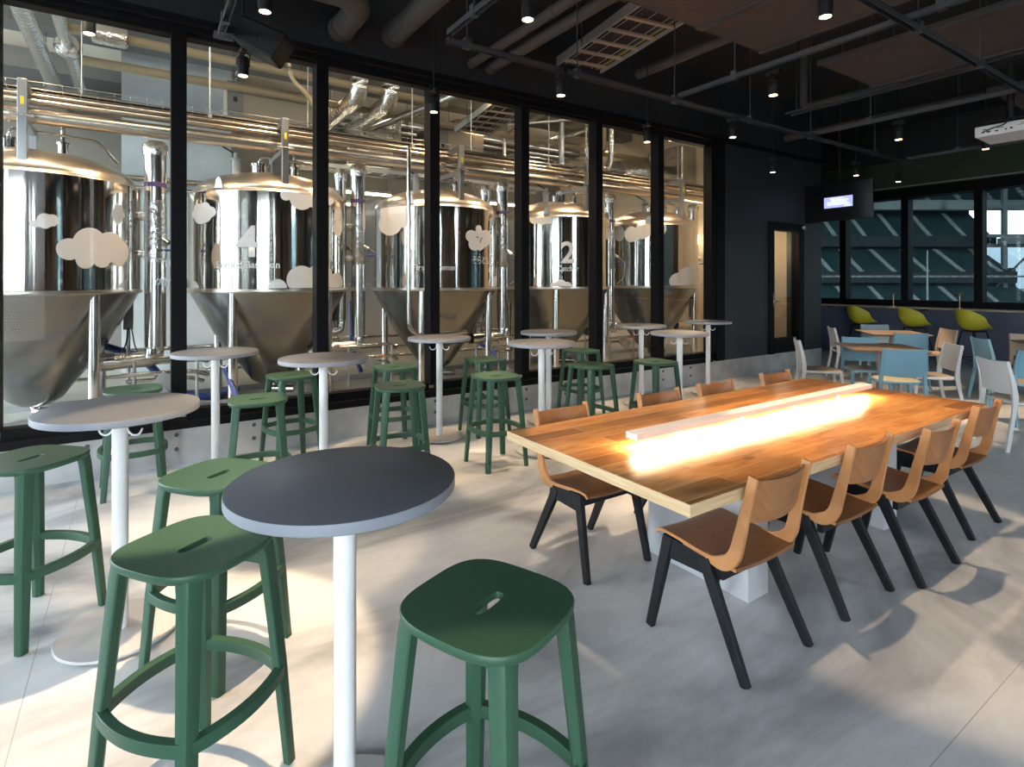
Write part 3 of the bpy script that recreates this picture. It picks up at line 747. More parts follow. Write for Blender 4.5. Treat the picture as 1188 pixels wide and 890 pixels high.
def board(label, x0, x1, y0, y1, z=3.70):
    t = thing('acoustic_board', label, 'ceiling panel', ((x0+x1)/2, (y0+y1)/2, z), 0, 'brown ceiling boards'); a, b = (x1-x0)/2, (y1-y0)/2
    MB().box(-a+.004, a-.004, -b, b, 0, .03).build('panel', 'board', t)
    for s in (-1, 1):
        MB().box(s*a*.97-.018, s*a*.97+.018, -b, b, -.018, 0).build('edge_batten', 'strut', t)
        for q in (-.8, .8): MB().tube([(s*a*.9, q*b, .03), (s*a*.9, q*b, 4.7-z)], .005, 6).build('hanging_rod', 'strut', t)
board('brown ceiling board leftmost of three, above the oak table lamp', 2.16, 3.07, 1.2, 3.10)
board('middle brown ceiling board of the three above the oak table', 3.075, 3.98, 1.2, 3.10)
board('brown ceiling board rightmost of the three above the oak table', 3.985, 4.89, 1.2, 3.10)
board('larger brown ceiling board between the oak table and the projector', 5.60, 6.80, .8, 2.95)
board('brown ceiling board far back beyond the projector pole', 8.0, 9.2, .2, 2.3)

SPOTS = []
def spot(label, x, y, z=3.10, ztop=SZ, tilt=(0, 0), lit=True, group='black track spotlights'):
    t = thing('track_spotlight', label, 'spotlight', (x, y, z), 0, group)
    MB().lathe([(.034, .0), (.038, .004), (.041, .06), (.041, .085), (.036, .09), (.041, .095), (.041, .105), (.036, .11), (.041, .115), (.041, .125), (.034, .14), (.001, .142)], n=24).build('housing', 'black_metal', t)
    MB().lathe([(.001, -.004), (.020, -.003), (.032, -.001), (.032, .004), (.001, .004)], n=24).build('lens', 'lens' if lit else 'black_metal', t)
    MB().tube([(-.044, 0, .075), (-.046, 0, .17), (.046, 0, .17), (.044, 0, .075)], .005, 6).build('yoke', 'black_metal', t)
    MB().box(-.018, .018, -.06, .06, .17, .205).build('adapter', 'black_metal', t)
    MB().tube([(0, 0, .2), (0, 0, ztop-z)], .008, 8).build('stem', 'black_metal', t)
    return t
SP = [
 (1.93, 2.72, 3.10, SZ, 'lit black spotlight hanging left of the cable tray, above the front of the oak table', 55),
 (3.36, 1.72, 3.10, SZ, 'lit black spotlight hanging largest and closest, in front of the brown ceiling boards', 60),
 (4.42, 2.69, 3.10, SZ, 'lit black spotlight under the strut at the far end of the brown boards', 60),
 (2.95, 3.68, 3.10, SZ, 'lit black spotlight against the black header above the fourth window bay', 75),
 (5.35, 3.72, 3.10, SZ, 'lit black spotlight against the black header right of the last brewery windows', 70),
 (7.55, 4.60, 3.10, 4.7, 'small lit black spotlight in front of the charcoal wall above the door', 35),
 (6.95, 2.77, 3.10, SZ, 'small lit black spotlight between the projector and the wall screen', 60),
 (8.80, 4.06, 3.10, 4.7, 'small lit black spotlight right above the black wall screen', 35),
 (2.27, 4.69, 3.10, 4.7, 'black spotlight hanging in front of the fourth bay, beside the third mullion', 60),
 (4.74, 4.38, 3.10, 4.7, 'black spotlight hanging in front of the sixth window bay', 55),
 (.66, 4.60, 3.08, 4.7, 'black spotlight hanging in front of the second window bay, under the loudspeaker', 65),
 (.63, 3.57, 3.14, 4.7, 'black spotlight cut by the top edge beside the grey strut at upper left', 40),
]
for x, y, z, zt, lb, p in SP: spot(lb, x, y, z, zt); SPOTS.append((x, y, z, p))
# loudspeaker on its bracket
t = thing('loudspeaker', 'black wedge loudspeaker hanging at the upper left before the windows', 'loudspeaker', (.77, 4.46, 3.30), R(-28))
MB().loft([[(-.17, -.14, -.02), (-.17, .14, -.02), (-.10, .14, .15), (-.10, -.14, .15)], [(.10, -.12, -.155), (.10, .12, -.155), (.21, .12, .03), (.21, -.12, .03)]]).build('cabinet', 'black_metal', t, bev=.02, seg=3)
MB().lathe([(.001, 0), (.006, 0), (.006, .004), (.001, .004)], (.03, -.142, -.02), 12, 'Y').build('badge', 'strut', t)
MB().bar((-.20, 0, .03), (-.34, 0, .05), .02, .05).build('bracket', 'strut', t); MB().bar((-.17, 0, .02), (-.05, 0, .07), .02, .04).build('bracket', 'strut', t)
MB().tube([(.05, 0, .1), (.05, 0, 1.4)], .004, 6).build('cable', 'black_rubber', t)
# wall screen
t = thing('wall_screen', 'black flat screen with a small pale message, hanging beside the far windows', 'screen', (10.0, 4.91, 2.91))
MB().box(-.02, .02, -.56, .56, -.33, .33).build('panel', 'screen', t, bev=.005)
MB().box(-.024, -.02, -.56, .56, -.33, -.32).box(-.024, -.02, -.56, .56, .32, .33).build('bezel', 'black_metal', t)
MB().box(-.0215, -.0202, -.25, .22, -.10, .085).build('message_window', 'screen_lit', t)
tx = MB()
for i, (a, b) in enumerate(((-.10, .12), (-.18, .10), (-.16, .17), (-.19, .17), (-.22, -.12))):
    z = .055-.033*i; y = a
    while y < b:
        L = random.uniform(.012, .04); tx.box(-.0228, -.0216, y, min(y+L, b), z-.008, z+.008); y += L+.008
tx.build('message_text', 'screen_text', t)
MB().box(.02, .06, -.2, .2, -.15, .15).build('mount_plate', 'black_metal', t); MB().tube([(.05, 0, .1), (.05, 0, 1.79)], .025, 12).build('ceiling_pole', 'black_metal', t)
# projector
t = thing('projector', 'white projector hanging upside down on a black pole at the right', 'projector', (6.98, 1.85, 2.98), R(2))
MB().box(-.10, .38, -.26, .23, -.02, .085).build('body', 'projector', t, bev=.014, seg=3)
pp = MB()
for y, z, w, hh in ((.16, .02, .02, .012), (.12, .018, .03, .014), (.06, .016, .025, .012), (-.01, .018, .014, .014), (-.05, .02, .02, .016), (.15, .045, .03, .008), (.03, .042, .05, .006), (-.14, .04, .09, .004), (-.14, .055, .05, .004), (-.19, .02, .006, .006)): pp.box(-.103, -.0995, y-w/2, y+w/2, z-hh/2, z+hh/2)
pp.build('port_panel', 'black_rubber', t)
MB().box(-.04, .30, -.22, .19, .115, .13).build('mount_plate', 'black_metal', t)
MB().tube([(.1, 0, .13), (.1, 0, .70)], .030, 14).build('pole', 'black_metal', t)
MB().box(-.0, .2, -.1, .1, .085, .115).build('mount_bracket', 'black_metal', t)
MB().tube(rpath([(-.105, .17, .015), (-.13, .10, .04), (-.12, -.02, .06), (-.05, -.02, .16), (.06, 0, .2)], .05, 5), .006, 8).build('cable', 'black_rubber', t)
MB().box(.0, .2, -.15, .15, .69, .72).build('ceiling_plate', 'black_metal', t)
t = thing('mounting_rail', 'pair of thin black rails carrying the projector pole', 'rail', (7.0, 2.9, 3.70))
for x in (-.06, .06): MB().box(x-.012, x+.012, -1.25, 1.15, -.012, .012).build('rail_bar', 'strut', t)
MB().box(-.16, .25, -1.2, -.95, .012, .025).build('cross_plate', 'strut', t)
for y in (-1.1, .2, 1.05): MB().tube([(0, y, 0), (0, y, 1.0)], .006, 6).build('hanging_rod', 'strut', t)
t = thing('door_closer', 'small white sign plate at the top corner of the dark door', 'sign', (9.93, 5.455, 2.50))
MB().box(-.035, .035, -.01, .012, -.02, .025).build('plate', 'projector', t); MB().box(-.02, .02, -.0115, -.0095, -.004, .008).build('mark', 'strut', t)
t.name = 'sign_plate'

# ------------------------------------------------------------------ brewery tanks
TXK = [-.90+2.36*k for k in range(5)]; TYC = 7.85; TR = .95; ZB, ZT = 1.445, 2.585
def cyl_pt(a, z, off=0.): return (math.cos(a)*(TR+off), math.sin(a)*(TR+off), z)
def cloud(t, L, base=.002):
    m = MB()
    for i, (ad, z, rx, rz) in enumerate(L):
        a0 = R(ad); off = base+.0006*i; rings = []
        for k in (.02, .35, .7, 1.0):
            rg = []
            for j in range(40):
                q = 2*PI*j/40; zz = min(max(z+k*rz*math.sin(q), ZB+.02), ZT-.004); rg.append(cyl_pt(a0+k*rx*math.cos(q)/TR, zz, off))
            rings.append(rg)
        m.loft(rings, caps=True)
    return m.build('cloud_decal', 'decal', t, smooth=True)
def text_mesh(s, size, spacing=1.0, bold=0.):
    cu = bpy.data.curves.new('lettering', 'FONT'); cu.body = s; cu.size = size; cu.align_x = 'CENTER'; cu.space_character = spacing; cu.offset = bold; cu.resolution_u = 4
    ob = bpy.data.objects.new('lettering', cu); COL.objects.link(ob)
    dg = bpy.context.evaluated_depsgraph_get(); dg.update(); me = bpy.data.meshes.new_from_object(ob.evaluated_get(dg))
    bpy.data.objects.remove(ob); bpy.data.curves.remove(cu); return me
def lettering(t, s, size, ad, z, name='lettering', spacing=1.0, bold=0., fit=None, m='decal', off=.006):
    me = text_mesh(s, size, spacing, bold); bm = bmesh.new(); bm.from_mesh(me); bpy.data.meshes.remove(me)
    if not bm.verts: bm.free(); return None
    for _ in range(2 if size > .2 else 1):
        bmesh.ops.triangulate(bm, faces=bm.faces[:])
        es = [e for e in bm.edges if e.calc_length() > size*.18]
        if es: bmesh.ops.subdivide_edges(bm, edges=es, cuts=1)
    xs = [v.co.x for v in bm.verts]; k = fit/(max(xs)-min(xs)) if fit else 1
    for v in bm.verts: v.co = cyl_pt(R(ad)+v.co.x*k/TR, z+v.co.y, off)
    b = MB(); b.bm.free(); b.bm = bm
    return b.build(name, m, t, smooth=False)
def tank(k, label):
    t = thing('brewery_tank', label, 'tank', (TXK[k], TYC, 0), 0, 'steel brewery tanks')
    MB().lathe([(TR-.02, ZB-.01), (TR, ZB), (TR, ZT), (TR-.02, ZT+.004)], n=128).build('shell', 'steel', t, ang=60)
    MB().lathe([(TR-.02, ZB-.035), (TR+.006, ZB-.03), (TR+.012, ZB-.012), (TR+.006, ZB+.010), (TR-.01, ZB+.012)], n=96).build('lower_band', 'steel_dome', t)
    prof = [(TR-.012, ZT-.01), (TR-.015, ZT+.012), (TR-.045, ZT+.025), (TR-.05, ZT+.045)]
    for i in range(1, 15):
        a = i/14; prof.append((max(.001, (TR-.05)*math.cos(a*PI/2)), ZT+.045+.30*math.sin(a*PI/2)**1.15))
    MB().lathe(prof, n=96).build('dome', 'steel_dome', t, ang=60)
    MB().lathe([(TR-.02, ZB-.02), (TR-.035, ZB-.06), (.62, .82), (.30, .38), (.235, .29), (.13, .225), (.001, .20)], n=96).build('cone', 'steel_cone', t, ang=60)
    # cooling jacket panels stand slightly proud on the cone
    for q in range(4):
        a0 = R(230+q*34); g, h = [], []
        for i in range(7):
            z = .62+.62*i/6; r = .235+(TR-.035-.235)*((z-.29)/(ZB-.06-.29))+.012*math.sin(PI*i/6)**.6; g.append([(math.cos(a0+R(-15+30*j/8))*r, math.sin(a0+R(-15+30*j/8))*r, z) for j in range(9)]); h.append([(x*.97, y*.97, z) for x, y, z in g[-1]])
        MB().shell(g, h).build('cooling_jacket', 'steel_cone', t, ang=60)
    for ad in (232, 308, 52, 128):
        a = R(ad); x, y = .875*math.cos(a), .875*math.sin(a)
        lg = MB().lathe([(.052, .13), (.052, ZB-.01)], (x, y, 0), 20).build('leg', 'steel_pipe', t)
        MB().lathe([(.06, .081), (.075, .081), (.075, .10), (.05, .135), (.001, .135)], (x, y, 0), 20).build('foot', 'steel_post', lg)
    MB().tube([(.0, 0, .21), (0, 0, .15), (.25, -.2, .15)], .05, 14).build('outlet', 'steel_pipe', t)
    # fittings on the dome: manway, spray-ball nozzles, valve, clamps, lifting lug
    MB().lathe([(.09, ZT+.27), (.09, ZT+.40), (.105, ZT+.40), (.105, ZT+.42), (.001, ZT+.43)], (-.18, -.25, 0), 24).build('nozzle', 'steel_pipe', t)
    MB().lathe([(.05, ZT+.20), (.05, ZT+.43), (.07, ZT+.43), (.07, ZT+.45), (.03, ZT+.46), (.03, ZT+.52), (.001, ZT+.52)], (-.45, -.3, 0), 20).build('relief_valve', 'white_base', t)
    MB().lathe([(.045, ZT+.25), (.045, ZT+.42), (.06, ZT+.42), (.06, ZT+.44), (.001, ZT+.44)], (.25, -.2, 0), 20).build('nozzle', 'steel_pipe', t)
    MB().lathe([(.22, ZT+.20), (.22, ZT+.36), (.24, ZT+.365), (.23, ZT+.39), (.001, ZT+.42)], (.1, .35, 0), 32).build('manway', 'steel_dome', t)
    MB().tube(rpath([(-.18, -.25, ZT+.40), (-.18, -.25, ZT+.52), (.55, -.2, ZT+.50), (.72, -.05, ZT+.30)], .08, 5), .018, 10).build('dome_pipe', 'steel_pipe', t)
    MB().tube(rpath([(.25, -.2, ZT+.42), (.25, -.2, ZT+.6), (.25, -.05, ZT+.75)], .06, 5), .022, 10).build('dome_pipe', 'steel_pipe', t)
    MB().tube(rpath([(-.45, -.3, ZT+.5), (-.62, -.2, ZT+.62), (-.3, .0, ZT+.8)], .06, 5), .010, 8).build('hose', 'black_rubber', t)
    a = R(222); c = V(.905*math.cos(a), .905*math.sin(a), ZT+.035); d = V(-math.sin(a), math.cos(a), 0)
    lug = MB(); pr = [(-.055, 0), (.055, 0), (.03, .10), (.012, .125), (-.012, .125), (-.03, .10)]; nn = V(math.cos(a), math.sin(a), 0)*.008
    lug.loft([[c+d*u+V(0, 0, v)-nn for u, v in pr], [c+d*u+V(0, 0, v)+nn for u, v in pr]]); lug.build('lifting_lug', 'steel_post', t)
    for ad, z in ((350, 2.28), (352, 1.86)):
        a = R(ad); MB().tube([(math.cos(a)*(TR-.02), math.sin(a)*(TR-.02), z), (math.cos(a)*(TR+.10), math.sin(a)*(TR+.10), z)], .045, 14).build('jacket_port', 'steel_pipe', t)
    return t
tk = tank(0, 'leftmost steel brewery tank with two white clouds, cut by the left picture edge')
cloud(tk, [(291.7, 1.86, .102, .106), (302.9, 1.91, .162, .175), (315.4, 1.9, .179, .158), (324.0, 1.86, .105, .115), (300, 1.77, .087, .098), (309.5, 1.78, .095, .094), (321.1, 1.8, .102, .097)])
cloud(tk, [(276.2, 2.09, .044, .035), (280.5, 2.12, .061, .073), (283.9, 2.13, .049, .058)])
tk = tank(1, 'steel brewery tank marked with a white 4 and the words Second Baseman')
cloud(tk, [(204.8, 2.39, .103, .058), (211.9, 2.40, .083, .057), (217.2, 2.34, .082, .063), (207.7, 2.29, .13, .08), (202.9, 2.33, .11, .058), (213.3, 2.28, .078, .055), (209, 2.34, .151, .095)])
cloud(tk, [(269.1, 2.55, .061, .064), (279.9, 2.53, .142, .139), (290.7, 2.54, .135, .116), (302.3, 2.58, .121, .085)])
cloud(tk, [(263.7, 1.46, .104, .112), (280.1, 1.56, .176, .171), (295.2, 1.59, .209, .168), (313, 1.52, .164, .131)])
cloud(tk, [(314.6, 2.22, .104, .105)]); cloud(tk, [(190.2, 1.46, .26, .114)])
lettering(tk, '4', .49, 244.3, 1.832, 'number', bold=.010); lettering(tk, 'Second Baseman', .108, 244, 1.70, 'lettering', bold=.0012, fit=.70)
tk = tank(2, 'third steel brewery tank, with First Baseman lettering and a white cloud logo')
cloud(tk, [(199.1, 2.37, .206, .155), (203.5, 2.33, .201, .144), (216.6, 2.40, .131, .114), (201, 2.5, .198, .135), (212.3, 2.49, .162, .134)])
cloud(tk, [(276.5, 2.18, .10, .088), (283.5, 2.13, .13, .14), (279.5, 2.07, .10, .09), (291.4, 2.16, .15, .12), (300.0, 2.165, .10, .075), (284.5, 2.29, .06, .055), (295.0, 2.20, .11, .09)])
cloud(tk, [(317.8, 1.52, .161, .105)])
mk = MB()
for a0, z0, a1, z1, w in ((281.3, 2.175, 284.3, 2.170, .012), (286.0, 2.10, 287.2, 2.155, .010), (287.2, 2.155, 289.2, 2.172, .009)):
    P = [cyl_pt(R(a0+(a1-a0)*i/4), z0+(z1-z0)*i/4, .0075) for i in range(5)]
    mk.sweep(P, [(-.002, -w/2), (.002, -w/2), (.002, w/2), (-.002, w/2)])
mk.build('logo_mark', 'black_rubber', tk)
P = [cyl_pt(R(285+6*i/6), 1.985+.055*(i/6), .006) for i in range(7)]
MB().sweep(P, [(-.001, -.014), (.001, -.014), (.001, .014), (-.001, .014)]).build('logo_stroke', 'decal', tk)
lettering(tk, '3', .45, 242.5, 1.86, 'number', bold=.010); lettering(tk, 'First Baseman', .108, 244, 1.70, 'lettering', bold=.0012, fit=.60)
lettering(tk, '\u305d\u3089\u3068\u3057\u3070', .13, 291, 1.80, 'logo_lettering', bold=.001, fit=.46); lettering(tk, 'CRAFT BREWING', .035, 291, 1.735, 'logo_lettering', fit=.36) if False else None
tk = tank(3, 'fourth steel brewery tank, marked with a white 2 and the word Catcher')
cloud(tk, [(217.7, 2.53, .088, .084), (224.6, 2.53, .066, .065), (210.4, 2.55, .082, .075)])
cloud(tk, [(236.5, 1.48, .093, .093), (242.7, 1.46, .076, .075), (231.4, 1.44, .093, .093)])
lettering(tk, '2', .48, 243.5, 1.845, 'number', bold=.010); lettering(tk, 'Catcher', .122, 243.5, 1.71, 'lettering', bold=.0015, fit=.345)
tk = tank(4, 'farthest steel brewery tank at the right, reflecting a bright window')
cloud(tk, [(203.3, 2.42, .137, .144), (216.5, 2.47, .141, .143), (231.5, 2.52, .176, .178), (188, 2.45, .12, .15)])
cloud(tk, [(257.3, 1.54, .197, .161), (271, 1.63, .25, .18), (283, 1.70, .20, .184), (290, 1.56, .18, .188)])
cloud(tk, [(176, 1.75, .1, .12)])

# ------------------------------------------------------------------ pipe rack over the tanks
G = 'steel pipes of the rack over the tanks'
pipe('thick shiny pipe running along the rack above all tanks', [(-4.5, 7.42, 3.22), (9.9, 7.42, 3.22), (9.9, 7.42, 3.02)], .080, 'steel_rack', bend=.1, group=G)
pipe('second thick shiny pipe behind the first along the rack', [(-4.5, 7.62, 3.26), (9.6, 7.62, 3.26)], .070, 'steel_rack', group=G)
for i, (y, z, r) in enumerate(((7.30, 3.345, .020), (7.36, 3.365, .022), (7.43, 3.375, .024), (7.51, 3.37, .020), (7.58, 3.39, .024), (7.33, 3.41, .016), (7.47, 3.425, .018))):
    pipe('thin steel pipe along the pipe rack, %s' % ('frontmost of the lower layer', 'second from the front in the lower layer', 'in the middle of the lower layer', 'second from the back of the lower layer', 'rearmost of the lower layer', 'front one of the upper layer', 'rear one of the upper layer')[i], [(-4.5, y, z), (10.1, y, z)], r, 'steel_rack', group='thin steel pipes on the rack')
t = thing('wire_cable_tray', 'wire basket tray with black cables on top of the pipe rack', 'cable tray', (2.8, 7.45, 3.47))
for y, z in ((-.13, 0), (.13, 0), (-.13, .07), (.13, .07), (0, 0)): MB().tube([(-7.3, y, z), (7.2, y, z)], .0045, 6).build('long_wire', 'steel_pipe', t)
m = MB()
for i in range(100): m.tube([(-7.2+.145*i, -.13, .072), (-7.2+.145*i, -.13, 0), (-7.2+.145*i, .13, 0), (-7.2+.145*i, .13, .072)], .004, 5)
m.build('cross_wire', 'steel_pipe', t)
for y in (-.09, -.05, 0, .06): MB().tube([(-7.3, y, .018), (-2, y+.02, .016), (3, y-.015, .018), (7.2, y, .018)], .013, 8).build('cable', 'black_rubber', t)
for k, lb in enumerate(('leftmost', 'Second Baseman', 'First Baseman', 'Catcher', 'farthest')):
    t = thing('rack_bracket', 'grey square steel post and arms carrying the pipe rack at the %s tank' % lb, 'bracket', (TXK[k], 7.02, 2.62), 0, 'square posts carrying the pipe rack')
    MB().box(-.036, .036, -.036, .036, 0, .85).build('post', 'steel_post', t, bev=.004)
    MB().box(-.03, .03, .036, .80, .78, .84).build('arm', 'steel_post', t, bev=.003); MB().box(-.03, .03, .036, .80, .44, .50).build('arm', 'steel_post', t, bev=.003)
    MB().box(-.03, .03, .62, .68, .10, .46).build('rear_post', 'steel_post', t)
    MB().box(-.014, .014, -.0375, -.036, .60, .68).build('yellow_tag', 'yellow_tag', t)
    MB().tube([(-.09, -.045, .50), (.09, -.045, .50)], .012, 8).build('clamp_bolt', 'steel_pipe', t)
# insulated risers between the tanks
def riser(label, x, y, r, zb, side, z1=3.14):
    t = thing('insulated_riser', label, 'pipe', (x, y, 0), 0, 'insulated risers between the tanks')
    MB().lathe([(r, zb), (r, 1.55), (r*.97, 1.552), (r*.97, 1.76)], n=28).build('sleeve', 'steel_pipe', t, ang=30)
    MB().lathe([(r*.97, 1.76), (r*.97, 1.8), (r*1.05, 1.81), (r*1.05, 2.46), (r*.96, 2.47)], n=28).build('foil_sleeve', 'foil', t)
    MB().lathe([(r, 2.46), (r, z1-.14)], n=28).build('sleeve', 'steel_pipe', t, ang=30)
    MB().lathe([(r*1.12, z1-.16), (r*1.2, z1-.1), (r*1.15, z1-.04), (r*.9, z1), (.001, z1+.01)], n=28).build('foil_cap', 'foil', t)
    MB().lathe([(r*1.01, 2.62), (r*1.015, 2.62), (r*1.015, 2.67), (r*1.01, 2.67)], n=28).build('flow_band', 'purple_band', t)
    el = rpath([(0, 0, zb+.02), (0, 0, zb-.14), (side*.40, -.02, zb-.14)], .13, 7)
    MB().tube(el, r*.80, 18).build('elbow', 'foil', t)
    MB().tube([(side*.38, -.02, zb-.14), (side*.58, -.02, zb-.14)], r*.92, 18).build('end_sleeve', 'steel_pipe', t)
    for z in (1.86, 2.30): MB().tube([(0, 0, z), (side*.26, 0, z)], r*.42, 14).build('branch', 'foil', t)
    MB().tube([(0, 0, 2.08), (-side*.12, -.10, 1.98)], r*.35, 12).build('drain_branch', 'steel_pipe', t)
    hv = MB().tube([(-side*.08, -.1, 1.90), (-side*.22, -.1, 1.90)], .014, 8).build('valve_handle', 'blue_hose', t)
    MB().tube(rpath([(-side*.14, -.1, 1.98), (-side*.28, -.1, 1.90), (-side*.26, -.1, 1.6), (-side*.08, -.1, 1.5)], .1, 5), .007, 8).build('small_hose', 'steel_post', t)
for k, (lb1, lb2) in enumerate((('between the leftmost tank and the 4 tank', None), ('between the Second Baseman and First Baseman tanks', 1), ('between the First Baseman and Catcher tanks', 1), ('between the Catcher tank and the farthest tank', 1), ('right of the farthest tank', 1))):
    xm = TXK[k]+1.08
    riser('thick foil-wrapped riser pipe %s' % lb1, xm, 7.62, .108 if k < 1 else .095, .80, -1)
    if lb2: riser('slim foil-wrapped riser %s, left of the thick one' % lb1, xm-.17, 7.86, .075, 1.0, -1, 3.10)
for k in range(4):
    xm = TXK[k]+1.18
    t = thing('valve_panel', 'grey control box with cables on a stand %s' % ('right of the leftmost tank', 'right of the Second Baseman tank', 'right of the First Baseman tank', 'right of the Catcher tank')[k], 'control box', (xm-.36, 8.0, .08), 0, 'control boxes by the tanks')
    MB().box(-.05, .05, -.04, .04, .9, 1.35).build('box', 'cement', t, bev=.005); MB().tube([(0, 0, 0), (0, 0, .9)], .02, 10).build('stand', 'steel_post', t)
    MB().tube(rpath([(0, -.04, .92), (-.02, -.05, .7), (-.2, -.1, .45)], .15, 6), .009, 8).build('cable', 'black_rubber', t); MB().tube(rpath([(.03, -.04, .92), (.08, -.06, .6), (.3, .1, .4)], .15, 6), .007, 8).build('cable', 'black_rubber', t)
pipe('slim vertical steel pipe in front of the First Baseman tank, hooked at its foot', [(3.02, 7.0, 3.33), (3.02, 7.0, .90), (3.22, 7.05, .80), (3.9, 7.0, .83)], .028, 'steel_pipe', bend=.12)
# low pipework behind and between the tanks
for i, (a, b, r, lb) in enumerate((((-4, 9.1, .62), (9, 9.1, .62), .03, 'low horizontal steel pipe behind the tanks, upper of two'), ((-4, 9.25, .42), (9, 9.25, .42), .035, 'low horizontal steel pipe behind the tanks, lower of two'), ((-3, 8.95, .30), (9, 8.95, .30), .025, 'lowest steel pipe close to the floor behind the tanks'))):
    pipe(lb, [a, b], r, 'steel_pipe')
for k in range(4):
    x = TXK[k]+1.18
    t = thing('pipe_manifold', 'low steel pipe manifold on legs %s' % ('between the leftmost and 4 tanks', 'between the 4 tank and the third tank', 'between the third and Catcher tanks', 'between the Catcher and farthest tanks')[k], 'manifold', (x, 7.35, .08), 0, 'low pipe manifolds between the tanks')
    for z, y, ln in ((.45, 0, .42), (.60, .06, .42), (.36, .14, .38)): MB().tube(rpath([(-ln, y, z), (ln*.6, y, z), (ln, y+.15, z-.08)], .08, 4), .024, 10).build('manifold_pipe', 'steel_pipe', t)
    for sx in (-.3, .3): MB().tube([(sx, .06, 0), (sx, .06, .58)], .016, 8).build('leg', 'steel_post', t)
    MB().box(-.10, .12, -.03, .03, .28, .42, Matrix.Rotation(R(35), 3, 'Y')).build('bracket_plate', 'steel_post', t)
    MB().tube([(.12, 0, .45), (.12, -.14, .47)], .012, 8).build('valve_handle', 'orange_tag', t)
    MB().lathe([(.001, .62), (.05, .62), (.055, .66), (.05, .72), (.001, .73)], (-.15, .06, 0), 16).build('gauge', 'steel_pipe', t)
pipe('blue hose lying on the brewery floor in front of the 4 tank', [(.25, 6.45, .115), (.9, 6.62, .115), (1.7, 6.5, .115), (2.5, 6.68, .115), (3.1, 6.6, .115)], .033, 'blue_hose', 'hose', bend=.4, name='hose')
pipe('blue hose looping up to the leg of the 4 tank', [(.85, 7.3, .55), (.95, 6.9, .2), (1.25, 6.75, .118), (2.0, 6.85, .118)], .03, 'blue_hose', 'hose', bend=.3, name='hose')
pipe('dark blue hose behind the leg of the leftmost tank', [(-.4, 8.3, .8), (.1, 8.1, .62), (.35, 7.9, .2), (.8, 7.7, .12), (1.1, 8.2, .12)], .045, 'blue_hose', 'hose', bend=.3, name='hose')
pipe('blue hose under the leftmost tank cone', [(-1.3, 7.0, .115), (-.6, 6.7, .115), (.1, 6.9, .115), (.5, 6.6, .115)], .025, 'blue_hose', 'hose', bend=.4, name='hose')
pipe('blue hose hanging beside the First Baseman tank legs', [(2.75, 8.6, 1.25), (2.75, 8.55, .5), (2.85, 8.4, .16)], .035, 'blue_hose', 'hose', bend=.2, name='hose')
pipe('pale blue hose curling from the First Baseman tank cone', [(4.25, 7.25, .62), (4.45, 7.1, .5), (4.35, 7.0, .3), (4.1, 7.0, .25)], .022, 'blue_hose', 'hose', bend=.15, name='hose')
# overhead services in the brewery
pipe('silver insulated pipe crossing the brewery ceiling at far left', [(-1.06, 6.0, 4.58), (-1.06, 12.8, 4.58)], .10, 'foil', name='insulated_pipe')
pipe('second silver pipe at far left with a foil collar', [(-.74, 6.3, 4.60), (-.74, 12.8, 4.60)], .075, 'foil', name='insulated_pipe')
t = thing('foil_collar', 'crinkled foil ball wrapped around the pipe joint at far left', 'pipe wrap', (-.74, 9.3, 4.60))
MB().lathe([(.07, -.13), (.13, -.10), (.155, -.03), (.15, .06), (.10, .12), (.07, .13)], n=20, axis='Y').build('wrap', 'foil', t)
pipe('long beige plastic pipe running along the brewery ceiling', [(-.6, 9.3, 4.46), (10.2, 9.3, 4.40)], .062, 'pvc', name='plastic_pipe', couplings=((0, .2), (0, .45), (0, .7)))
pipe('upper beige plastic pipe at the upper left of the brewery', [(-.7, 8.6, 4.60), (4.4, 8.6, 4.56)], .058, 'pvc', name='plastic_pipe')
t = thing('foil_wrapped_valve', 'foil-wrapped lump on the upper beige pipe at upper left', 'pipe wrap', (-.28, 8.6, 4.60))
MB().lathe([(.06, -.2), (.12, -.17), (.125, .15), (.11, .18), (.06, .2)], n=20, axis='X').build('wrap', 'foil', t)
for x, lb in ((2.87, 'left of two thick silver ducts bending down from the ceiling behind the third bay'), (3.38, 'right of two thick silver ducts bending down from the ceiling behind the third bay')):
    pipe(lb, [(x, 8.55, 5.34), (x, 8.55, 4.42), (x, 12.5, 4.36)], .135, 'foil', 'duct', bend=.22, name='insulated_duct')
t = thing('foil_duct_box', 'crinkled foil-wrapped duct box behind the two silver ducts', 'duct', (3.75, 10.6, 4.05))
MB().box(-.55, .35, -.4, .4, -.35, .4).build('casing', 'foil_dark', t, bev=.03)
MB().box(.05, .55, -.3, .3, .1, .75).build('casing_step', 'foil_dark', t, bev=.03)
for (x, y, z, sx, sz, lb) in ((1.75, 9.6, 4.30, .62, .26, 'beige equipment box hanging behind the pipe rack above the 4 tank'), (5.15, 9.7, 4.10, .50, .30, 'beige equipment box hanging behind the pipe rack above the third tank')):
    t = thing('equipment_box', lb, 'equipment box', (x, y, z), 0, 'beige boxes hanging in the brewery')
    MB().box(-sx, sx, -.25, .25, -sz, sz).build('casing', 'box_beige', t, bev=.01); MB().box(-sx-.006, -sx+.22, -.256, -.25, -sz*.95, sz*.95).build('end_plate', 'cement', t)
    MB().box(-sx+.08, -sx+.13, -.27, -.256, -.05, .02).build('switch', 'black_rubber', t)
    for q in (-.8, .8): MB().tube([(q*sx, 0, sz), (q*sx, 0, 5.35-z)], .008, 6).build('hanging_rod', 'strut', t)
t = thing('foil_air_duct', 'large crinkled foil air duct at the right end of the brewery', 'duct', (9.2, 8.55, 3.75))
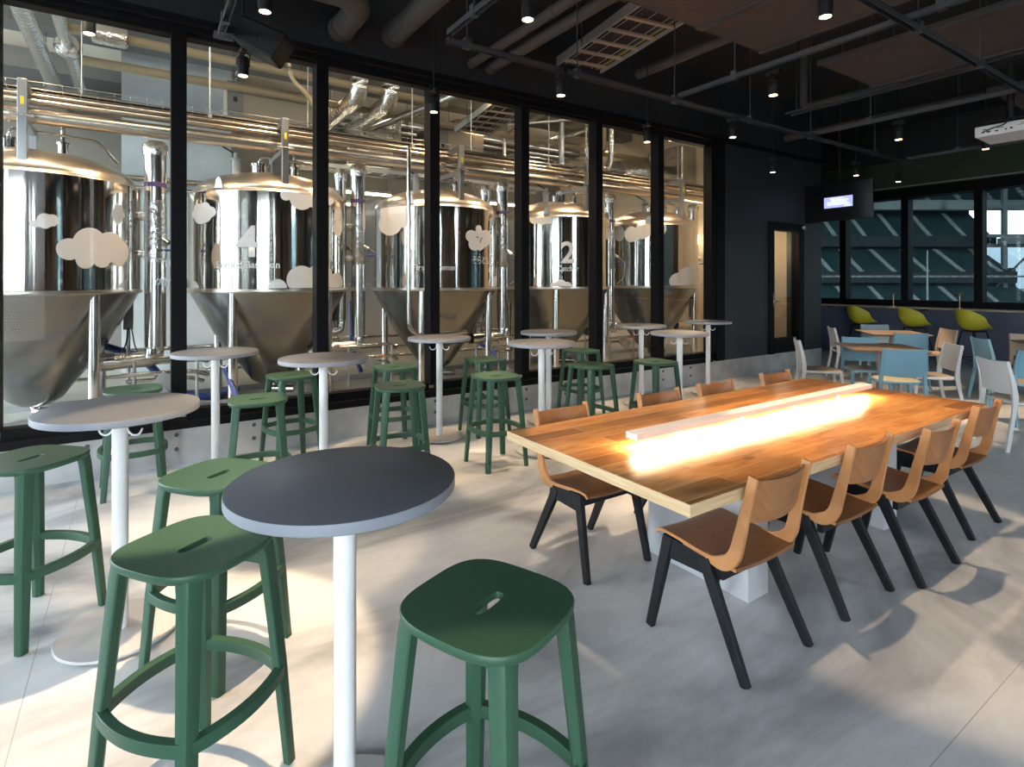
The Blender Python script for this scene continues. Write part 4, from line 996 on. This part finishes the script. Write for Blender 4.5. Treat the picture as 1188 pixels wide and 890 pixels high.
MB().lathe([(.30, -.9), (.36, -.6), (.36, 1.05), (.34, 1.08)], n=32, axis='X').build('duct_body', 'foil_dark', t); MB().box(.6, 1.09, -.5, .5, -.10, .75).build('plenum', 'foil_dark', t, bev=.04)
pipe('thin bent pipe frame high behind the fifth window bay', [(6.1, 7.6, 5.34), (6.1, 7.6, 4.6), (6.1, 9.4, 4.45), (6.1, 9.4, 3.6)], .035, 'steel_pipe', bend=.1)
pipe('bundle conduit dropping to the rack behind the fifth bay', [(6.75, 8.4, 5.35), (6.75, 8.4, 3.45)], .05, 'steel_post')
pipe('bent beige hose hanging from the ceiling behind the second bay', [(1.95, 7.6, 5.34), (1.95, 7.6, 4.45), (1.78, 7.6, 4.58), (1.62, 7.6, 4.40), (1.66, 7.6, 4.15), (1.85, 7.6, 4.0), (1.98, 7.7, 3.86)], .028, 'pvc', 'hose', bend=.1, name='hose')
pipe('beige trap pipe loop behind the sixth window bay', [(7.4, 8.3, 5.34), (7.4, 8.3, 4.15), (7.75, 8.3, 4.10), (7.75, 8.3, 5.34)], .05, 'pvc', bend=.15, name='plastic_pipe')
pipe('chrome trap pipe under the beige loop behind the sixth bay', [(7.2, 8.2, 4.1), (7.3, 8.2, 3.85), (7.75, 8.2, 3.75), (7.85, 8.2, 3.95), (7.85, 8.2, 5.34)], .055, 'foil', bend=.15)
pipe('sloping silver pipe behind the fourth bay', [(4.3, 7.2, 5.34), (4.3, 7.2, 4.5), (3.2, 11.5, 4.25)], .06, 'steel_pipe')
pipe('dark grey duct sloping behind the third bay', [(5.3, 9.8, 4.62), (4.6, 12.3, 4.62)], .13, 'pipe_dark', name='duct')
pipe('thin diagonal conduit above the fourth tank', [(5.0, 8.0, 5.34), (5.0, 8.0, 4.15), (6.9, 7.6, 4.5), (6.9, 7.6, 5.34)], .022, 'steel_post')
pipe('thin conduit running along the ceiling behind the last bays', [(7.6, 7.2, 5.34), (7.6, 7.2, 4.30), (10.28, 7.2, 4.30)], .035, 'steel_pipe')
for i, (x, y, lb) in enumerate(((-.38, 6.75, 'left above the leftmost tank'), (2.18, 6.6, 'behind the third window bay'), (6.35, 6.9, 'behind the sixth window bay'), (8.1, 6.9, 'behind the last window bay'))):
    t = thing('ceiling_spot', 'black cylinder spotlight hanging in the brewery, %s' % lb, 'spotlight', (x, y, 4.10 if i else 3.92), 0, 'black cylinder spotlights in the brewery')
    MB().lathe([(.05, 0.007), (.055, .011), (.055, .20), (.05, .21), (.001, .212)], n=24).build('housing', 'black_metal', t)
    MB().lathe([(.001, .006), (.045, .006), (.045, .012), (.001, .012)], n=24).build('lens', 'lens', t)
    MB().tube([(.03, 0, .2), (.03, 0, 5.35-t.location.z)], .012, 8).build('stem', 'black_metal', t)
for i, (x, y) in enumerate(((-.5, 7.75), (.7, 7.3), (1.9, 7.75), (3.2, 7.3), (4.4, 7.75), (5.6, 7.3), (6.8, 7.75), (8.0, 7.3), (9.3, 7.75))):
    t = thing('hanging_rod', 'thin ceiling rod holding the pipe rack, %s along the rack from the left' % ('first', 'second', 'third', 'fourth', 'fifth', 'sixth', 'seventh', 'eighth', 'ninth')[i], 'rod', (x, y, 3.42), 0, 'rods holding the pipe rack')
    MB().tube([(0, 0, 0), (0, 0, 1.93)], .007, 8).build('rod', 'steel_post', t); MB().box(-.02, .02, -.03, .03, 0, .04).build('clamp', 'steel_post', t)
def ladder(label, x0, x1, y, z, w=.22, n=18):
    t = thing('cable_ladder', label, 'cable tray', ((x0+x1)/2, y, z), 0, 'cable ladders behind the tanks'); L = (x1-x0)/2
    for q in (-w, w): MB().box(-L, L, q-.01, q+.01, -.035, .035).build('side_rail', 'galv', t)
    for k in range(n): xx = -L+2*L*(k+.5)/n; MB().box(xx-.015, xx+.015, -w, w, -.015, .01).build('rung', 'galv', t)
    for q in (-.12, -.03, .08): MB().tube([(-L, q, .03), (L, q, .03)], .02, 8).build('cable', 'black_rubber', t)
    for q in (-.8, 0, .8):
        for e in (-w, w): MB().tube([(q*L, e, .03), (q*L, e, 5.34-z)], .006, 6).build('hanging_rod', 'strut', t)
ladder('galvanised cable ladder low behind the Second Baseman and First Baseman tanks', 2.2, 7.4, 9.9, 3.52)
ladder('higher galvanised cable ladder near the back of the brewery', 3.2, 9.9, 11.6, 4.25)
for x0, y0, z0, x1, y1, z1, r, mm, lb in (
    (1.6, 9.7, 3.72, 10.1, 9.7, 3.72, .045, 'pvc', 'beige plastic pipe low behind the right half of the rack'),
    (3.0, 10.9, 4.75, 10.1, 10.9, 4.75, .03, 'steel_post', 'grey conduit high behind the right bays, upper of two'),
    (3.0, 10.9, 4.60, 10.1, 10.9, 4.60, .03, 'steel_post', 'grey conduit high behind the right bays, lower of two'),
    (4.7, 6.6, 4.85, 4.7, 12.8, 4.85, .05, 'steel_pipe', 'silver pipe crossing the brewery ceiling behind the fourth bay'),
    (5.4, 6.6, 4.75, 5.4, 12.8, 4.75, .035, 'pvc', 'beige pipe crossing the brewery ceiling behind the fifth bay'),
    (8.0, 6.6, 4.8, 8.0, 12.8, 4.8, .06, 'foil', 'foil pipe crossing the brewery ceiling behind the last bays'),
    (1.30, 7.0, 4.72, 1.30, 12.0, 4.72, .045, 'steel_pipe', 'silver pipe crossing the ceiling above the 4 tank'),
    (-5.49, 10.84, 3.05, 1.4, 10.86, 3.05, .035, 'steel_pipe', 'steel pipe behind the leftmost tank dome, lower of two'),
    (-5.49, 10.84, 3.20, 1.2, 10.85, 3.20, .045, 'steel_rack', 'steel pipe behind the leftmost tank dome, upper of two')):
    pipe(lb, [(x0, y0, z0), (x1, y1, z1)], r, mm)
for (x0, x1, y, z, lb) in ((3.38, 4.35, 11.0, 3.30, 'bright fluorescent batten on the back wall between the second and third tanks'), (2.55, 3.3, 11.1, 3.29, 'fluorescent batten half hidden by the riser behind the 4 tank'), (6.72, 7.65, 11.0, 3.33, 'bright fluorescent batten behind the third tank dome'), (3.35, 3.95, 12.4, 3.25, 'small farther fluorescent batten low on the back wall')):
    t = thing('fluorescent_light', lb, 'light', ((x0+x1)/2, y, z), 0, 'fluorescent battens in the brewery'); L = (x1-x0)/2
    MB().tube([(-L, 0, 0), (L, 0, 0)], .022, 12).build('tube', 'tube_light', t); MB().box(-L, L, -.03, .03, .03, .08).build('fitting', 'white_base', t)
    for q in (-L*.8, L*.8): MB().tube([(q, 0, .08), (q, 0, 5.35-z)], .006, 6).build('hanging_rod', 'strut', t)
t = thing('wall_light', 'bright glowing wall lamp by the right brewery wall', 'light', (10.27, 7.72, 2.45))
MB().lathe([(.001, -.10), (.06, -.09), (.07, 0), (.06, .09), (.001, .10)], n=20).build('globe', 'tube_light', t); MB().box(-.0, .03, -.05, .05, -.12, .12).build('back_plate', 'white_base', t)
for i, x in enumerate((-2.2, -.1, 2.0, 4.1, 6.2, 8.3)):  # added tubes, out of view, to brighten the domes and tank fronts
    t = thing('fluorescent_light', 'added warm tube light, unseen above the window head, lighting the tank domes', 'light', (x, 6.25, 4.62), 0, 'added tubes above the window head')
    MB().tube([(-.6, 0, 0), (.6, 0, 0)], .025, 12).build('tube', 'tube_warm', t); MB().box(-.62, .62, -.03, .03, .03, .08).build('fitting', 'white_base', t)
    for q in (-.5, .5): MB().tube([(q, 0, .08), (q, 0, 5.34-4.62)], .006, 6).build('hanging_rod', 'strut', t)
for i, x in enumerate((-2.2, 2.6, 4.6, 6.6, 8.6)):  # added tubes, out of view, to light the rear brewery ceiling
    t = thing('fluorescent_light', 'added warm tube light, unseen behind the grey beam, lighting the brewery ceiling', 'light', (x, 10.7, 5.24), 0, 'added tubes behind the ceiling beam')
    MB().tube([(-.6, 0, 0), (.6, 0, 0)], .025, 12).build('tube', 'tube_warm', t); MB().box(-.62, .62, -.03, .03, .03, .08).build('fitting', 'white_base', t)
    for q in (-.5, .5): MB().tube([(q, 0, .08), (q, 0, .105)], .006, 6).build('hanging_rod', 'strut', t)
# reflection of words in the glass, drawn as mirrored white lettering on the pane
t = thing('reflected_lettering', 'reflected words drawn as mirrored white lettering on the first full window pane', 'lettering', (.24, 5.612, 1.6))
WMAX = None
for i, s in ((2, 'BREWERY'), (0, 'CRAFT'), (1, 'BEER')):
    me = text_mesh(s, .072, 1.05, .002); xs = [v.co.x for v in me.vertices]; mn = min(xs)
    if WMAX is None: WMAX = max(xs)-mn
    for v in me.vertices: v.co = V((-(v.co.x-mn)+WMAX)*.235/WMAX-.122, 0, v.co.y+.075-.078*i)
    me.materials.append(M['decal']); me.name = 'reflected_word'; o = bpy.data.objects.new('word', me); COL.objects.link(o); o.parent = t

# ------------------------------------------------------------------ ballpark stands beyond the far windows
FW, RT = V(.5555, .8315, 0), V(.8315, -.5555, 0)
def sp(d, r, z): return FW*d+RT*r+V(0, 0, z)
def uvquad(name, m, parent, rows):
    bm = bmesh.new(); uvl = bm.loops.layers.uv.new('UVMap')
    vs = [[bm.verts.new(p) for p in r] for r in rows]
    L = (rows[0][-1]-rows[0][0]).length; H = (rows[-1][0]-rows[0][0]).length
    f = bm.faces.new((vs[0][0], vs[0][1], vs[1][1], vs[1][0]))
    for lp, uv in zip(f.loops, ((0, 0), (L, 0), (L, H), (0, H))): lp[uvl].uv = uv
    ext = bmesh.ops.extrude_face_region(bm, geom=[f]); nv = [g for g in ext['geom'] if isinstance(g, bmesh.types.BMVert)]
    for v in nv: v.co.z -= .4
    bmesh.ops.recalc_face_normals(bm, faces=bm.faces)
    me = bpy.data.meshes.new(name); bm.to_mesh(me); bm.free(); me.materials.append(M[m]); o = bpy.data.objects.new(name, me); COL.objects.link(o); o.parent = parent; return o
TIERS = [  # d0, z0, d1, z1, r0, r1, label, aisle r at the bottom
 (62, 10.2, 66.5, 15.5, 26, 110, 'topmost tier of dark teal stadium seats beyond the far windows', [29, 31.5, 34.2, 37, 40, 43, 46, 49.5, 53, 57]),
 (60, 6.1, 63.3, 9.1, 26, 51.5, 'upper tier of dark teal stadium seats below the pale parapet', [28.8, 31.5, 34.6, 37.8, 41.2, 44.8, 48.5]),
 (57, 2.25, 61.3, 5.0, 24, 51, 'middle tier of dark teal stadium seats above the light ribbon', [27, 29.6, 32.6, 35.7, 39.0, 42.4, 46, 49.8]),
 (54, -1.6, 58, 1.0, 22, 52, 'lowest tier of dark teal stadium seats just above the counter', [24.5, 27.2, 30.2, 33.4, 36.8, 40.3, 44, 48]),
]
for d0, z0, d1, z1, r0, r1, lb, ais in TIERS:
    t = thing('seating_tier', lb, 'grandstand', (0, 0, 0), 0, 'stadium seating tiers')
    uvquad('seating', 'seats', t, [[sp(d0, r0, z0), sp(d0, r1, z0)], [sp(d1, r0, z1), sp(d1, r1, z1)]])
    for r in ais:
        m = MB(); w = .21; n = 14
        for i in range(n):
            u0, u1 = i/n, (i+1)/n; a = d0+(d1-d0)*u0; b = d0+(d1-d0)*u1; z = z0+(z1-z0)*u1+.03
            P = [sp(a, r-w, z), sp(a, r+w, z), sp(b, r+w, z), sp(b, r-w, z)]
            m.loft([[p-V(0, 0, .3) for p in P], P])
        m.build('stair', 'stair', t, smooth=False)
    p = [sp(d0-.3, r0, z0-.9), sp(d0, r0, z0-.9), sp(d0, r0, z0+.25), sp(d0-.3, r0, z0+.25)]; q = [v+RT*(r1-r0) for v in p]
    MB().loft([p, q]).build('front_parapet', 'fascia' if z0 > 10 else 'stadium_dark', t)
    # concourse wall behind the tier
    p = [sp(d1, r0, z1-.4), sp(d1+.4, r0, z1-.4), sp(d1+.4, r0, z1+1.9), sp(d1, r0, z1+1.9)]; q = [v+RT*(r1-r0) for v in p]
    MB().loft([p, q]).build('rear_wall', 'stadium_dark', t)
t = thing('seating_tier', 'added side stand of dark seats, out of view to the right of the stadium', 'grandstand', (0, 0, 0), 0, 'stadium seating tiers')  # unseen stand added to block the sky reflected in the panes
uvquad('seating', 'seats', t, [[sp(-70, 70, -5), sp(48, 70, -5)], [sp(-70, 96, 16), sp(48, 96, 16)]])
t = thing('light_ribbon', 'narrow pale advertising ribbon board along the front of the lower stand', 'ribbon board', sp(56.6, 37, 2.0))
p = [sp(0, -13, -.10), sp(.2, -13, -.10), sp(.2, -13, .10), sp(0, -13, .10)]; q = [v+RT*28 for v in p]
MB().loft([p, q]).build('board', 'stadium_steel', t)
random.seed(3); m = MB(); r = -12.5
while r < 14:
    w = random.uniform(.2, .7); p = [sp(-.03, r, -.09), sp(0, r, -.09), sp(0, r, .09), sp(-.03, r, .09)]; m.loft([p, [v+RT*w for v in p]]); r += w+random.uniform(.1, .6)
m.build('lit_segments', 'stair', t)
t = thing('parapet_wall', 'pale stepped parapet between the two upper stadium tiers', 'parapet', sp(60.8, 36, 9.3))
for ra, rb, za, zb in ((-10, -3.5, .2, 1.0), (-4, 1, -.3, .6), (2.0, 9.2, -.2, .7), (10.0, 17, -.2, .6), (-2.6, .2, .9, 1.5), (3.4, 7.0, 1.0, 1.6)):
    p = [sp(-1.5, ra, za), sp(-1.2, ra, za), sp(-1.2, ra, zb), sp(-1.5, ra, zb)]; MB().loft([p, [v+RT*(rb-ra) for v in p]]).build('wall_block', 'stair', t)
t = thing('stadium_roof', 'dark underside of the stadium roof above the stands', 'roof', (0, 0, 0))
p = [sp(16, 5, 17.6), sp(76, 5, 17.6), sp(76, 5, 18.4), sp(16, 5, 18.4)]; MB().loft([p, [v+RT*85 for v in p]]).build('deck', 'stadium_dark', t)
t = thing('stadium_back_wall', 'dark rear wall behind the stadium tiers', 'wall', (0, 0, 0))
p = [sp(70, 2, -6), sp(70.5, 2, -6), sp(70.5, 2, 18), sp(70, 2, 18)]; MB().loft([p, [v+RT*53 for v in p]]).build('wall_panel', 'stadium_dark', t)
t = thing('support_mast', 'steel roof mast and braces against the bright gap at the right of the stands', 'mast', sp(58, 53.4, -4))
for rr, w in ((0, .55), (-2.6, .4), (2.6, .3)): MB().bar(sp(0, rr, 0), sp(0, rr, 21), w, w).build('column', 'stadium_steel', t)
for z in (9.2, 10.2, 13.2): MB().bar(sp(0, -5, z), sp(0, 8, z), .35, .35).build('beam', 'stadium_steel', t)
MB().bar(sp(0, -3.4, 5), sp(0, 1.2, 9.6), .16, .16).build('brace', 'stadium_steel', t); MB().bar(sp(0, -6, 3.4), sp(0, 4, -1.5), .2, .2).build('brace', 'stadium_steel', t)
MB().box(-4.2, .5, -.4, .4, 9.3, 9.9, Matrix.Rotation(R(-33.7), 3, 'Z')).build('lamp_rack', 'stadium_steel', t)
sbox('ground', 'stadium_dark', 15, 120, -70, 110, -6.2, -6.0)
t = thing('distant_hill', 'hazy grey hill seen through the gap at the right of the stands', 'hill', sp(210, 170, -6))
m = MB(); g = [[RT*(-70+10*j)+FW*(i*12)+V(0, 0, (26+4*math.sin(j*.9)+3*math.sin(j*2.1))*math.sin(PI*min(1, (i+.4)/8))) for j in range(22)] for i in range(9)]
m.grid(g).build('slope', 'stadium_steel', t)
for r, lb in ((44.0, 'thin pale flag pole before the stands, left of the steel mast'), (30.5, 'thin pale net pole before the stands, behind the middle window bay'), (49.5, 'thin pale pole nearest the bright gap beyond the last window')):
    t = thing('field_pole', lb, 'pole', sp(50, r*.84, -6), 0, 'field poles')
    MB().lathe([(.11, 0), (.06, 10.2), (.001, 10.3)], n=12).build('shaft', 'stair', t); MB().lathe([(.16, 0), (.16, .3), (.1, .4), (.001, .4)], n=12).build('base', 'stadium_steel', t)

# ------------------------------------------------------------------ light, camera
def light(kind, loc, energy, color, rot=(0, 0, 0), **kw):
    l = bpy.data.lights.new(kind.lower()+'_light', kind); l.energy = energy; l.color = color
    for k, v in kw.items(): setattr(l, k, v)
    o = bpy.data.objects.new(kind.lower()+'_light', l); COL.objects.link(o); o.location = loc; o.rotation_euler = rot; return o
WARM = (1.0, .71, .45)
def aim(o, tgt): o.rotation_euler = (Vector(tgt)-o.location).to_track_quat('-Z', 'Y').to_euler()
AIM = {0: (2.35, 2.1, .74), 1: (3.55, 1.35, .2), 2: (3.9, 2.1, .74)}
KS = .78
for i, (x, y, z, p) in enumerate(SPOTS):
    o = light('SPOT', (x, y, z-.016), p*KS*4, WARM, spot_size=R((35, 50, 48)[i] if i < 3 else 36), spot_blend=.22, shadow_soft_size=.03)
    if i in AIM: aim(o, AIM[i])
for x, y, p, lb in ((.60, 2.65, 150, 'black spotlight above the leftmost high tables, over the top edge of the picture'), (8.3, 2.4, 90, 'added spotlight for the far chairs, half hidden behind the white projector'),  # the spot by the projector is added to light the far chairs
        (9.9, 3.95, 90, 'tiny lit black spotlight against the green band above the far windows'), (10.3, 1.6, 90, 'added unseen spotlight over the rightmost square table, for the far area'), (.40, .55, 45, 'black spotlight above the camera, lighting the rim of the nearest table')):  # the spot over the rightmost table is added, unseen, for the far area
    spot(lb, x, y, 3.10, 4.7)
    o = light('SPOT', (x, y, 3.084), p*KS*4, WARM, spot_size=R(32), spot_blend=.22, shadow_soft_size=.03)
    if x == .60: aim(o, (.08, 2.58, 0))
for x, y, p in ((-.9, 6.7, 130), (1.5, 6.6, 160), (3.9, 6.7, 170), (6.2, 6.8, 170), (8.6, 6.7, 170), (2.6, 9.5, 90), (5.6, 9.5, 90), (8.6, 9.3, 80)):
    light('SPOT', (x, y, 4.7), p*2.0, (1.0, .66, .38), spot_size=R(120), spot_blend=.5, shadow_soft_size=.10)
light('POINT', (10.0, 7.6, 2.45), 25, (1, .76, .48), shadow_soft_size=.07)
light('POINT', (9.5, 6.12, 2.2), 22, (1, .78, .52), shadow_soft_size=.1)

wd = bpy.data.worlds.new('overcast_sky'); SC.world = wd; wd.use_nodes = True; nt = wd.node_tree; bg = nt.nodes['Background']
tc = nt.nodes.new('ShaderNodeTexCoord'); sx = nt.nodes.new('ShaderNodeSeparateXYZ'); nt.links.new(tc.outputs['Generated'], sx.inputs[0])
c = ramp(nt, sx.outputs['Z'], [(0, (.20, .22, .23)), (.495, (.30, .33, .35)), (.515, (.86, .94, 1.0)), (1, (.66, .82, 1.0))])
mr = nt.nodes.new('ShaderNodeMapRange'); mr.inputs[1].default_value = -1; mr.inputs[2].default_value = 1; nt.links.new(sx.outputs['Z'], mr.inputs[0])
nt.links.new(mr.outputs[0], nt.nodes['Color Ramp'].inputs[0]) if 'Color Ramp' in nt.nodes else None
nt.links.new(c, bg.inputs[0]); bg.inputs[1].default_value = 13.0

cam = bpy.data.cameras.new('camera'); cam.sensor_fit = 'HORIZONTAL'; cam.sensor_width = 36; cam.lens = 36*652/1188
cam.shift_y = -(445-326)/1188; cam.clip_start = .05; cam.clip_end = 600
co = bpy.data.objects.new('camera', cam); COL.objects.link(co); co.location = (0, 0, 1.55)
co.rotation_euler = (PI/2, 0, math.atan2(.8315, .5555)-PI/2)
SC.camera = co
vs = SC.view_settings; vs.view_transform = 'Standard'; vs.look = 'None'; vs.gamma = 1; vs.use_curve_mapping = False; vs.exposure = 0.27
cy_ = SC.cycles; cy_.use_denoising = True; cy_.max_bounces = 10; cy_.diffuse_bounces = 5; cy_.glossy_bounces = 6; cy_.transparent_max_bounces = 12
cy_.sample_clamp_indirect = 6; cy_.caustics_reflective = False; cy_.caustics_refractive = False
